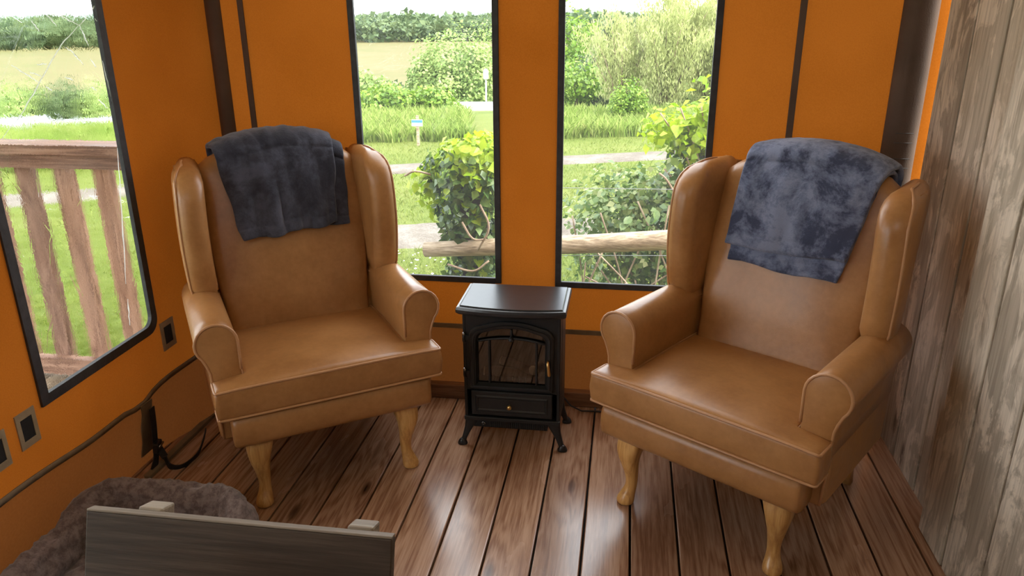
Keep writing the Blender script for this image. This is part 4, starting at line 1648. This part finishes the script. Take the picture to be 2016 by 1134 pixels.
def rand_rot(n, up_bias=0.0, out=None):
    """random frames; the leaf normal leans to `out` (n,3) + up"""
    nrm = rng.normal(size=(n, 3)) * 0.75
    if out is not None:
        nrm += out
    nrm[:, 2] += up_bias
    nrm /= np.linalg.norm(nrm, axis=1, keepdims=True) + 1e-9
    t = rng.normal(size=(n, 3))
    t[:, 2] -= 0.5
    t -= nrm * (t * nrm).sum(1, keepdims=True)
    t /= np.linalg.norm(t, axis=1, keepdims=True) + 1e-9
    s = np.cross(t, nrm)
    return s, t, nrm


def leaf_cloud(name, C, size, mat, parent=None, shape=LEAFV, up=0.4, out=None, vertical=None):
    n = len(C)
    s, t, m_ = rand_rot(n, up, out)
    if vertical is not None:
        t = rng.normal(size=(n, 3)) * 0.35 + np.array(vertical)
        t /= np.linalg.norm(t, axis=1, keepdims=True)
        m_ = rng.normal(size=(n, 3))
        m_ -= t * (m_ * t).sum(1, keepdims=True)
        m_ /= np.linalg.norm(m_, axis=1, keepdims=True)
        s = np.cross(t, m_)
    sz = (size * rng.uniform(0.6, 1.3, n))[:, None, None]
    L = shape[None]
    V = C[:, None, :] + sz * (L[..., 0:1] * s[:, None] + L[..., 1:2] * t[:, None] + L[..., 2:3] * m_[:, None])
    F = np.arange(n * 4).reshape(n, 4)
    o = np_obj(name, V.reshape(-1, 3), F, mat, parent)
    return o


def shell_points(n, c, r, thick=0.35, lump=0.25, seed=0, zmin=-9):
    """points in the outer shell of a lumpy ellipsoid"""
    d = rng.normal(size=(n, 3))
    d /= np.linalg.norm(d, axis=1, keepdims=True)
    lum = np.array([mnoise.noise(Vector(q) * 1.9 + Vector((seed, 0, 0))) + 0.5 * mnoise.noise(Vector(q) * 4.3 + Vector((0, seed, 0))) for q in d])
    rad = (1 + lump * lum) * (1 - thick * rng.random(n) ** 1.6)
    P = np.array(c) + d * rad[:, None] * np.array(r)
    return P, d


def tree(name, lab, cat, base, h, rx, ry, mat, n, leaf, trunk_h=0.35, seed=0, group=None, blobs=5, up=0.5):
    root = empty(name, base)
    tag(root, lab, cat, group)
    Ps, Ds = [], []
    for b in range(blobs):
        a = 2 * PI * b / blobs + seed
        if b == 0:
            c, r = (0, 0, h * 0.62), (rx * 0.78, ry * 0.78, h * 0.40)
        else:
            c = (rx * 0.48 * math.cos(a), ry * 0.48 * math.sin(a), h * (0.42 + 0.16 * math.sin(a * 2.3 + seed)))
            r = (rx * 0.55, ry * 0.55, h * 0.32)
        P, D = shell_points(n // blobs, c, r, 0.4, 0.35, seed + b)
        Ps.append(P)
        Ds.append(D)
    P, D = np.concatenate(Ps), np.concatenate(Ds)
    k = P[:, 2] > 0.02 * h
    o = leaf_cloud('crown', P[k], leaf, mat, root, up=up, out=D[k] * 1.1)
    o['kind'] = 'stuff'
    tube('trunk', [(0, 0, -0.3), (0.02 * h, 0, h * 0.25), (-0.01 * h, 0.01 * h, h * 0.6)], [h * 0.035, h * 0.028, h * 0.012], BARK, root, 8)
    return root


def at_dir(px, d):
    """world x,y at horizontal distance d along the viewing direction of an image column near the horizon"""
    a = math.atan((px - 1008) / FPX * math.cos(_p)) - _y
    return d * math.sin(a), d * math.cos(a)


# middle distance trees and shrubs
spots = [
    ('broad_tree', 'large rounded green tree beyond the tall grass, filling the middle window', 'tree', 890, 55, 7.0, 3.4, TREEL, 16000, 0.24, 1),
    ('broad_tree', 'second green tree half hidden by the window trim above the caravan', 'tree', 975, 60, 7.6, 3.0, TREEL, 10000, 0.24, 2),
    ('hedge_bush', 'dark low bush at the left edge of the middle window', 'bush', 728, 48, 2.9, 1.8, TREEL, 6000, 0.2, 3),
    ('hedge_bush', 'dark green bush below the pale field', 'bush', 785, 52, 2.7, 1.9, TREED, 5000, 0.2, 4),
    ('hedge_bush', 'green bush behind the wing of the left armchair', 'bush', 665, 48, 3.0, 2.0, TREEL, 3500, 0.24, 5),
    ('hedge_bush', 'rounded green bush at the far left of the crumpled window', 'bush', 0, 54, 4.4, 2.3, TREEL, 5000, 0.24, 6),
    ('hedge_bush', 'dark green bush in the centre of the crumpled window', 'bush', 90, 54, 4.3, 2.1, TREED, 4500, 0.24, 7),
    ('hedge_bush', 'light green bush at the right of the crumpled window', 'bush', 185, 54, 4.3, 2.3, TREEL, 4500, 0.24, 8),
        ('leafy_tree', 'bright green tree at the left edge of the right window', 'tree', 1122, 30, 4.6, 1.5, SHRUB, 6000, 0.17, 10),
    ('leafy_tree', 'grey green tree behind the feathery willows', 'tree', 1190, 36, 4.4, 2.0, TREEL, 5000, 0.2, 11),
]
for nm, lab, cat, px, d, h, r, mt, n_, lf, sd in spots:
    x, y = at_dir(px, d)
    tree(nm, lab, cat, (x, y, terrain(x, y)), h, r, r, mt, n_, lf, seed=sd)


# feathery willows behind the right window
def willow(px, d, h, w, seed, lab, n=9000):
    x0, y0 = at_dir(px, d)
    root = empty('feathery_willow', (x0, y0, terrain(x0, y0)))
    tag(root, lab, 'shrub', 'feathery willows behind the right window')
    Ps = []
    for s in range(26):
        a = rng.uniform(0, 2 * PI)
        lean = rng.uniform(0.05, 1.0) ** 0.8
        tip = np.array([w * lean * math.cos(a), w * lean * math.sin(a), h * (1.0 - 0.30 * lean ** 2) * rng.uniform(0.8, 1.06)])
        mid = np.array([tip[0] * 0.38, tip[1] * 0.38, tip[2] * 0.55])
        pts = [(0.05 * math.cos(a), 0.05 * math.sin(a), -0.1)]
        for t in (0.25, 0.5, 0.75, 1.0):
            q = (1 - t) ** 2 * np.array(pts[0]) + 2 * t * (1 - t) * mid + t * t * tip
            pts.append(tuple(q))
        tube('stem', pts, [0.022, 0.018, 0.012, 0.008, 0.003], BARK if s % 2 else STEM, root, 5)
        m_ = n // 26
        t = rng.uniform(0.18, 1.05, m_)
        q = (1 - t)[:, None] ** 2 * np.array(pts[0]) + (2 * t * (1 - t))[:, None] * mid + (t * t)[:, None] * tip
        q += rng.normal(size=(m_, 3)) * (0.20 * w * (0.35 + 0.5 * (1 - t)))[:, None] * np.array([1, 1, 0.8])
        Ps.append(q)
    P = np.concatenate(Ps)
    P = P[P[:, 2] > 0.1]
    o = leaf_cloud('foliage', P, 0.095, WILLOW, root, NARROW, vertical=(0, 0, 1))
    o['kind'] = 'stuff'


willow(1235, 17.0, 2.0, 1.0, 1, 'pale feathery willow nearest the left side of the right window')
willow(1320, 16.5, 2.35, 1.25, 2, 'tall pale feathery willow in the middle of the right window', 17000)
willow(1415, 17.5, 2.55, 1.3, 3, 'pale feathery willow at the right edge of the right window', 17000)
willow(1520, 17.0, 2.8, 1.2, 4, 'pale feathery willow mostly hidden by the canvas', 5000)

# small fresh shrub in front of the willows
x, y = at_dir(1248, 14.2)
tree('fresh_shrub', 'small lime green shrub at the lawn edge below the willows', 'shrub', (x, y, GZ - 0.05), 0.85, 0.36, 0.34, SHRUB, 2600, 0.055, seed=5)


# tall grass verge
def grass(name, n, region, hmin, hmax, wid, mat, lab, lean=0.35):
    P = region(n)
    n = len(P)
    h = rng.uniform(hmin, hmax, n)
    a = rng.uniform(0, 2 * PI, n)
    side = np.stack([np.cos(a), np.sin(a), np.zeros(n)], 1) * (wid * rng.uniform(0.6, 1.3, n))[:, None]
    ln = rng.normal(size=(n, 2)) * lean
    tip = P + np.stack([ln[:, 0] * h, ln[:, 1] * h, h], 1)
    midp = P + np.stack([ln[:, 0] * h * 0.3, ln[:, 1] * h * 0.3, h * 0.55], 1)
    V = np.stack([P - side, P + side, midp + side * 0.8, tip, midp - side * 0.8], 1).reshape(-1, 3)
    F = np.arange(n * 5).reshape(n, 5)
    o = np_obj(name, V, F, mat)
    tag(o, lab, 'grass', kind='stuff')
    return o


def verge(n):
    px = rng.uniform(-60, 1560, n)
    d = np.interp(px, [0, 250, 700, 1250, 1500], [8.8, 9.6, 11.6, 12.7, 13.2]) + 3.2 * rng.random(n) ** 1.3
    dd = np.array([mnoise.noise(Vector((p * 0.012, 0, 3))) for p in px])
    d = d + 0.4 * dd
    a = np.arctan((px - 1008) / FPX * math.cos(_p)) - _y
    Y = d
    X = d * np.tan(a)
    Z = np.array([terrain(x, y) for x, y in zip(X, Y)])
    keep = ~((px > 925) & (px < 1000))
    return np.stack([X, Y, Z], 1)[keep]


grass('tall_grass', 40000, verge, 0.10, 0.30, 0.012, REED, 'tall rough grass growing along the far edge of the lawn')


def lawn_region(n):
    px = rng.uniform(-80, 1450, n)
    d = 3.6 + 9.0 * rng.random(n) ** 1.2
    a = np.arctan((px - 1008) / FPX * math.cos(_p)) - _y
    X, Y = d * np.tan(a), d
    # keep off the gravel
    t1 = np.interp(X, [-11, -6.6, -4.6, -3.0, -0.2, 3.2, 7], [5.2, 7.45, 8.75, 9.6, 10.75, 11.9, 13.0])
    k = np.abs(Y - t1) > 0.40
    t2 = np.interp(X, [-3.6, -2.0, -0.8, 0.6], [5.8, 6.55, 6.9, 7.1])
    k &= ~((np.abs(Y - t2) < 0.46) & (X > -3.7))
    k &= ~((X > -3.4) & (X < 1.2) & (Y < 3.2))
    return np.stack([X, Y, np.full(n, GZ)], 1)[k]


grass('lawn_blades', 70000, lawn_region, 0.018, 0.05, 0.0035, BLADE, 'short mown grass blades of the lawn', 0.6)

# daisies
Pd = rng.uniform([-2.6, 5.25, GZ + 0.05], [-1.4, 6.0, GZ + 0.06], (60, 3))
Pd = np.concatenate([Pd, rng.uniform([-7, 4.5, GZ + 0.05], [-2.8, 7.5, GZ + 0.06], (60, 3))])
o = leaf_cloud('daisies', Pd, 0.014, FLOWER, None, np.array([(-0.5, -0.5, 0), (0.5, -0.5, 0), (0.5, 0.5, 0), (-0.5, 0.5, 0)]), up=3.0)
tag(o, 'tiny white daisies scattered in the mown grass', 'flowers', kind='stuff')

# small reed clumps and mixed bushes just beyond the verge
for i, (px, d, h, r, mt, lab) in enumerate((
        (755, 17, 0.55, 0.7, SHRUB, 'fresh green scrub clump left of the small blue sign'),
        (845, 17, 0.5, 0.6, SHRUB, 'fresh green scrub clump right of the small blue sign'),
        (880, 17, 0.22, 0.4, TREEL, 'low green scrub clump in front of the grey caravan roof'),
        (700, 18, 0.8, 0.8, TREEL, 'green scrub clump beside the left trim of the middle window'),
        (1140, 19, 1.0, 0.9, SHRUB, 'green scrub clump at the left edge of the right window'),
        (1195, 20, 1.25, 0.8, TREED, 'dark green scrub clump below the feathery willows'),
        (1300, 19, 0.75, 1.0, TREEL, 'low green scrub behind the lime green shrub'),
        (1385, 19, 0.75, 1.0, TREEL, 'low green scrub behind the bright ivy'))):
    x, y = at_dir(px, d)
    tree('scrub_clump', lab, 'scrub', (x, y, terrain(x, y) - 0.1), h * 1.3, r, r, mt, 2600, 0.10, seed=20 + i, blobs=4)


# distant tree lines (too far to count)
def treeline(name, d0, d1, h, n, px0, px1, mat, leaf, lab, lump=0.5):
    px = rng.uniform(px0, px1, n)
    d = rng.uniform(d0, d1, n)
    a = np.arctan((px - 1008) / FPX * math.cos(_p)) - _y
    X, Y = d * np.sin(a), d * np.cos(a)
    top = np.array([h * (0.75 + lump * mnoise.noise(Vector((p * 0.022, q * 0.01, 4))) + 0.5 * lump * mnoise.noise(Vector((p * 0.075, q * 0.02, 9)))) for p, q in zip(px, d)])
    Z = np.array([terrain(x, y) for x, y in zip(X, Y)]) + top * rng.random(n) ** 0.7
    o = leaf_cloud(name, np.stack([X, Y, Z], 1), leaf, mat, None, up=0.5)
    tag(o, lab, 'trees', kind='stuff')


treeline('distant_woodland', 300, 360, 8.2, 26000, -200, 1600, TREED, 2.4, 'dark line of woodland beyond the pale field')
treeline('field_hedgerow', 118, 126, 2.6, 9000, -200, 1500, TREED, 0.8, 'green hedgerow at the near edge of the field')
treeline('far_woodland', 520, 640, 10, 12000, -200, 1600, TREED, 4.5, 'bluish line of far woodland near the horizon')
# far hill ridge
V, F = [], []
for i in range(121):
    a = -1.35 + 2.2 * i / 120
    for d, f in ((1250, 0), (1500, 0.6), (1900, 1.0)):
        hgt = -16 + f * (14 + 9 * mnoise.noise(Vector((a * 4, 1, 0))) + 4 * mnoise.noise(Vector((a * 15, 2, 0))))
        V.append((d * math.sin(a), d * math.cos(a), hgt))
for i in range(120):
    for k in range(2):
        F.append((i * 3 + k, i * 3 + k + 1, i * 3 + k + 4, i * 3 + k + 3))
hl = mesh_obj('far_hills', V, F, HILL, None, True)
tag(hl, 'low blue green hills along the horizon', kind='structure')


# caravans in the hollow
def caravan(px, d, L, rot, lab, roof_z=2.6):
    x, y = at_dir(px, d)
    root = empty('static_caravan', (x, y, terrain(x, y) + roof_z - 2.55), rot)
    tag(root, lab, 'caravan', 'static caravans in the hollow')
    box('wall', -L / 2, L / 2, -1.4, 1.4, 0.0, 2.15, CREAMP, root, 0.04)
    prof = [(-1.5, 2.12), (-1.5, 2.18), (0, 2.62), (1.5, 2.18), (1.5, 2.12), (0, 2.5)]
    loft('roof', [[(xx, yy, zz) for yy, zz in prof] for xx in (-L / 2 - 0.12, L / 2 + 0.12)], GREYROOF, root, smooth=False)
    for k in range(3):
        xx = -L / 2 + L * (k + 0.5) / 3
        w_ = box('window', xx - 0.6, xx + 0.6, -1.43, -1.38, 0.9, 1.7, WHITEP, root, 0.01)
        box('pane', xx - 0.52, xx + 0.52, -1.45, -1.425, 0.98, 1.62, WINDARK, w_)
    return root


caravan(920, 42, 5.0, 0.12, 'long grey roofed caravan below the large rounded tree')
caravan(770, 44, 1.8, 1.2, 'small white caravan gable left of the grey roofed caravan')
caravan(140, 45, 3.2, 0.55, 'white caravan with grey roof above the deck railing')
caravan(5, 38.5, 1.6, 0.7, 'pale caravan end at the far left of the crumpled window')

# white lamp on a pole
x, y = at_dir(958, 30)
lp = empty('lamp_post', (x, y, terrain(x, y)))
tag(lp, 'white lamp head on a slim pole in front of the large tree', 'lamp post')
tube('pole', [(0, 0, 0), (0, 0, 1.3), (0, 0, 2.1)], 0.03, WHITEP, lp, 8)
lathe('lamp_head', [(0.05, 2.05), (0.10, 2.09), (0.10, 2.36), (0.06, 2.44), (0.001, 2.46)], WHITEP, lp, 12)

# small blue sign on a stake
x, y = at_dir(815, 11.9)
sg = empty('stake_sign', (x, y, GZ))
tag(sg, 'small blue and white sign on a wooden stake at the lawn edge', 'sign')
box('stake', -0.02, 0.02, -0.015, 0.015, 0, 0.46, LOGW, sg, 0.003)
pl = box('sign_plate', -0.085, 0.085, -0.025, -0.0155, 0.30, 0.40, WHITEP, sg, 0.003)
box('sign_band', -0.085, 0.085, -0.0265, -0.0252, 0.352, 0.392, BLUEP, pl)

# pale fence rails far right
fc = empty('field_rail_fence', (*at_dir(1345, 19), 0))
fc.location.z = terrain(fc.location.x, fc.location.y)
tag(fc, 'pale weathered rail fence behind the bright ivy', 'fence')
for z in (0.42, 0.60):
    tube('rail', [(-0.9, 0, z - 0.06), (0, 0.05, z), (1.1, 0, z + 0.05)], 0.03, LOGW, fc, 7)
for xx in (-0.6, 0.5):
    tube('post', [(xx, 0.06, -0.1), (xx, 0.06, 0.75)], 0.045, LOGW, fc, 8)

# ---- deck railing outside the left window
rl = empty('deck_railing', (-2.4, 2.75, 0))
tag(rl, 'rough sawn reddish timber deck railing outside the crumpled window', 'railing')
DZ = -0.03


def rough_box(name, x0, x1, y0, y1, z0, z1, mat, parent, axis, amp=0.004, seed=0):
    """sawn timber with slightly ragged faces"""
    L = {'X': (x0, x1), 'Z': (z0, z1)}[axis]
    rings = []
    nn = 28
    for k in range(nn + 1):
        t = L[0] + (L[1] - L[0]) * k / nn
        e = [amp * mnoise.noise(Vector((t * 14, seed + q * 3.1, q))) for q in range(4)]
        if axis == 'Z':
            rings.append([(x0 + e[0], y0, t), (x1 + e[1], y0, t), (x1 + e[1], y1, t), (x0 + e[2], y1, t)])
        else:
            rings.append([(t, y0, z0 + e[0]), (t, y1, z0 + e[1]), (t, y1, z1 + e[2]), (t, y0, z1 + e[3])])
    return loft(name, rings, mat, parent, smooth=False)


rough_box('top_rail', -1.3, 0.66, -0.035, 0.10, 0.975, 1.012, RAILX, rl, 'X', 0.002, 1)
rough_box('under_rail', -1.3, 0.66, -0.012, 0.025, 0.915, 0.975, RAILX, rl, 'X', 0.002, 2)
rough_box('bottom_rail', -1.3, 0.66, -0.012, 0.030, -0.015, 0.062, RAILX, rl, 'X', 0.002, 3)
for k in range(11):
    x = -2.490 + 0.1765 * (k - 3) + 2.4
    rough_box('baluster', x, x + 0.073, 0.026, 0.064, 0.02, 0.972, RAILW, rl, 'Z', 0.003, k)
dk = empty('trim_4', (-2.6, 2.0, 0))
tag(dk, 'weathered outdoor deck boards beside the tent', kind='structure')
for k in range(12):
    x0 = -3.6 + k * 0.145
    if x0 > -1.75:
        break
    bmx = bmesh.new()
    bmx.free()
    prof = []
    for q in range(15):
        prof.append((x0 + 0.138 * q / 14, DZ - (0.004 if q % 2 else 0.0)))
    prof += [(x0 + 0.138, DZ - 0.03), (x0, DZ - 0.03)]
    loft('deck_board', [[(a + 2.6, y - 2.0, b) for a, b in prof] for y in (0.2, 2.86)], DECKW, dk, smooth=False)
box('deck_joist', -1.2, 1.0, 0.72, 0.80, DZ - 0.3, DZ - 0.03, RAILX, dk, 0.004)


# ---- ivy covered post, log rail and brambles behind the end wall
LEAF_MESHES = {}


def leaf_mesh(kind, mat):
    key = (kind, mat.name)
    if key in LEAF_MESHES:
        return LEAF_MESHES[key]
    if kind == 'ivy':
        out = [(0, 0), (0.28, 0.02), (0.50, 0.22), (0.42, 0.48), (0.25, 0.66), (0, 1.0), (-0.25, 0.66), (-0.42, 0.48), (-0.50, 0.22), (-0.28, 0.02)]
    else:
        out = [(0, 0), (0.20, 0.08), (0.34, 0.30), (0.36, 0.52), (0.24, 0.78), (0, 1.0), (-0.24, 0.78), (-0.36, 0.52), (-0.34, 0.30), (-0.20, 0.08)]
    V = [(x, y, 0.10 * abs(x) * 2 - 0.10 * y * y) for x, y in out] + [(0, 0.25, -0.01), (0, 0.6, -0.05)]
    n_ = len(out)
    F = [(0, 1, 2, 10), (2, 3, 10), (3, 4, 11, 10), (4, 5, 11), (5, 6, 11), (6, 7, 10, 11), (7, 8, 10), (8, 9, 0, 10)]
    me = bpy.data.meshes.new(kind + '_leaf')
    me.from_pydata(V, [], F)
    me.materials.append(mat)
    me.shade_smooth()
    LEAF_MESHES[key] = me
    return me


def leaf_parts(parent, P, D, kind, mats, size):
    s, t, m_ = rand_rot(len(P), 0.35, D * 1.3)
    for i in range(len(P)):
        o = bpy.data.objects.new('leaf', leaf_mesh(kind, mats[i % len(mats)]))
        k = size * rng.uniform(0.7, 1.35)
        mt = Matrix.Identity(4)
        for a in range(3):
            mt[a][0], mt[a][1], mt[a][2], mt[a][3] = s[i][a] * k, t[i][a] * k, m_[i][a] * k, P[i][a]
        o.matrix_basis = mt
        link(o, parent)


def pick_front(P, D, n, front=(0.12, -1, 0.25)):
    """the n points that face the viewer most"""
    sc_ = D @ np.array(front) + rng.normal(size=len(P)) * 0.25
    return np.argsort(-sc_)[:n]


ivy = empty('ivy_covered_post', (-0.86, 4.12, GZ))
tag(ivy, 'fence post smothered in ivy with lime green top, in the middle window', 'ivy post')
rings = [superellipse(0.02, 0.03, 0.085, 0.085, z, 14, 2) for z in np.linspace(-0.1, 1.02, 8)]
loft('post', rings, BARK, ivy)
# dark body
n_ = 3400
zz = rng.uniform(0.0, 1.22, n_)
aa = rng.uniform(0, 2 * PI, n_)
wd_ = 0.135 + 0.085 * np.clip((zz - 0.62) / 0.4, 0, 1) + 0.05 * np.array([mnoise.noise(Vector((a, z * 4, 2))) for a, z in zip(np.cos(aa) * 2, zz)])
wd_ -= 0.03 * np.exp(-((zz - 0.66) / 0.07) ** 2)
rad = wd_ * (1 - 0.35 * rng.random(n_) ** 2)
P = np.stack([0.02 + rad * np.cos(aa) * 1.12, rad * np.sin(aa), zz], 1)
D = np.stack([np.cos(aa), np.sin(aa), np.full(n_, 0.1)], 1)
fi = pick_front(P, D, 200)
rest = np.setdiff1d(np.arange(n_), fi)
o = leaf_cloud('foliage', P[rest], 0.050, IVY_DARK, ivy, out=D[rest] * 1.2, up=0.2)
o['kind'] = 'stuff'
leaf_parts(ivy, P[fi], D[fi], 'ivy', [IVY_DARK, IVY_DARK, BRAM, IVY_LIME], 0.048)
# lime top
P, D = shell_points(1200, (0.05, 0, 1.17), (0.28, 0.21, 0.14), 0.5, 0.35, 3)
P2, D2 = shell_points(160, (-0.20, -0.02, 1.02), (0.12, 0.1, 0.17), 0.6, 0.4, 5)
P3, D3 = shell_points(120, (0.24, -0.02, 0.95), (0.06, 0.1, 0.35), 0.6, 0.4, 6)
P, D = np.concatenate([P, P2, P3]), np.concatenate([D, D2, D3])
fi = pick_front(P, D, 90, (0.1, -1, 0.5))
rest = np.setdiff1d(np.arange(len(P)), fi)
o = leaf_cloud('lime_foliage', P[rest], 0.055, IVY_LIME, ivy, out=D[rest], up=0.5)
o['kind'] = 'stuff'
leaf_parts(ivy, P[fi], D[fi], 'ivy', [IVY_LIME], 0.060)
for k, (p0, p1, p2) in enumerate((((0.08, -0.20, 0.72), (0.15, -0.24, 0.86), (0.10, -0.22, 0.98)), ((-0.1, -0.17, 0.62), (0.05, -0.21, 0.60), (0.14, -0.2, 0.66)), ((0.0, -0.22, 0.88), (0.06, -0.25, 0.80), (0.12, -0.2, 0.78)), ((-0.15, -0.1, 1.1), (-0.27, -0.12, 1.13), (-0.34, -0.1, 1.10)))):
    tube('stem', bez([p0, p1, p2], 10), 0.006, STEM, ivy, 6)

lr = tube('log_rail', [(-1.10, 4.00, 0.235), (-0.7, 3.97, 0.275), (-0.2, 3.92, 0.325), (0.3, 3.86, 0.388), (0.9, 3.80, 0.45), (1.5, 3.75, 0.52)], [0.042, 0.048, 0.051, 0.053, 0.053, 0.052], LOGW, None, 16)
tag(lr, 'round weathered log rail running behind both windows', 'fence rail')
for k, (z0, z1) in enumerate(((0.60, 0.66), (0.205, 0.33), (-0.02, 0.06))):
    w_ = tube('fence_wire', [(-0.86, 4.02, z0), (0.2, 3.98, (z0 + z1) / 2 - 0.01), (1.6, 3.9, z1)], 0.0016, WIRE, None, 5)
    tag(w_, ('upper thin fence wire above the log rail', 'thin fence wire just under the log rail', 'lowest thin fence wire below the log rail')[k], 'wire', 'strands of fence wire')

# bramble hedge
br = empty('bramble_hedge', (0.45, 4.75, GZ))
tag(br, 'tangled bramble hedge with pale stems behind the log rail', 'bramble')
Ps, Ds = [], []
for (c, r, n_) in (((-0.45, 0.05, 0.62), (0.36, 0.35, 0.42), 2600), ((0.0, 0.0, 0.72), (0.5, 0.4, 0.46), 4400), ((0.55, 0.0, 0.66), (0.5, 0.4, 0.5), 3600), ((1.1, 0.0, 0.7), (0.5, 0.4, 0.5), 900),
                   ((-0.35, 0.0, 0.20), (0.45, 0.35, 0.25), 650), ((0.3, 0.0, 0.18), (0.6, 0.35, 0.25), 800)):
    P, D = shell_points(n_, c, r, 0.55, 0.35, c[0] * 3)
    Ps.append(P)
    Ds.append(D)
P, D = np.concatenate(Ps), np.concatenate(Ds)
k = P[:, 2] > 0.03
P, D = P[k], D[k]
fi = pick_front(P, D, 290)
rest = np.setdiff1d(np.arange(len(P)), fi)
h1 = rest[::2]
h2 = rest[1::2]
o = leaf_cloud('foliage', P[h1], 0.050, BRAM, br, out=D[h1], up=0.5)
o['kind'] = 'stuff'
o = leaf_cloud('pale_foliage', P[h2], 0.046, BRAML, br, out=D[h2], up=0.5)
o['kind'] = 'stuff'
leaf_parts(br, P[fi], D[fi], 'bramble', [BRAM, BRAM, BRAML], 0.052)
for k in range(60):
    x0 = rng.uniform(-0.8, 0.8)
    y0 = rng.uniform(-0.46, -0.05)
    dx = rng.normal() * 0.35
    hh = rng.uniform(0.35, 0.7) if k % 3 else rng.uniform(0.6, 1.08)
    tube('stem', bez([(x0, y0, 0.0), (x0 + dx * 0.3, y0 - 0.03, hh * 0.5), (x0 + dx, y0 - 0.02 + rng.normal() * 0.04, hh)], 10), 0.0055, STEM, br, 6)
tube('dead_branch', bez([(0.02, -0.40, 0.42), (-0.02, -0.46, 0.62), (-0.10, -0.47, 0.80), (-0.17, -0.44, 0.98)], 14), 0.013, STEM, br, 7)
tube('dead_branch', bez([(-0.17, -0.44, 0.98), (-0.12, -0.42, 1.06), (-0.07, -0.40, 1.13)], 8), 0.007, STEM, br, 6)
tube('dead_branch', bez([(-0.17, -0.44, 0.98), (-0.22, -0.42, 1.05), (-0.26, -0.40, 1.08)], 8), 0.006, STEM, br, 6)

# bright ivy rising at the right of window 2
iv2 = empty('bright_ivy_shrub', (0.50, 4.55, GZ))
tag(iv2, 'tall lime green ivy rising at the right side of the right window', 'ivy shrub')
Ps, Ds = [], []
for (c, r, n_) in (((0.0, 0.0, 1.28), (0.26, 0.22, 0.20), 800), ((-0.24, -0.02, 1.30), (0.20, 0.14, 0.13), 260), ((0.22, 0, 1.42), (0.3, 0.25, 0.28), 700)):
    P, D = shell_points(n_, c, r, 0.6, 0.45, c[2] * 5)
    Ps.append(P)
    Ds.append(D)
P, D = np.concatenate(Ps), np.concatenate(Ds)
fi = pick_front(P, D, 130, (0, -1, 0.5))
rest = np.setdiff1d(np.arange(len(P)), fi)
o = leaf_cloud('lime_foliage', P[rest], 0.052, IVY_LIME, iv2, out=D[rest], up=0.5)
o['kind'] = 'stuff'
leaf_parts(iv2, P[fi], D[fi], 'ivy', [IVY_LIME], 0.058)
P, D = shell_points(900, (0.05, 0.02, 1.02), (0.34, 0.22, 0.30), 0.6, 0.35, 8)
o = leaf_cloud('dark_foliage', P, 0.055, IVY_DARK, iv2, out=D, up=0.3)
o['kind'] = 'stuff'
rings = [superellipse(0.12, 0.05, 0.07, 0.07, z, 12, 2) for z in np.linspace(-0.1, 1.35, 6)]
loft('post', rings, BARK, iv2)
for k in range(5):
    tube('stem', bez([(-0.05 + k * 0.05, -0.05, 0.9), (-0.18 + k * 0.07, -0.1, 1.2), (-0.32 + k * 0.11, -0.08, 1.40 + 0.03 * k)], 10), 0.005, STEM, iv2, 6)
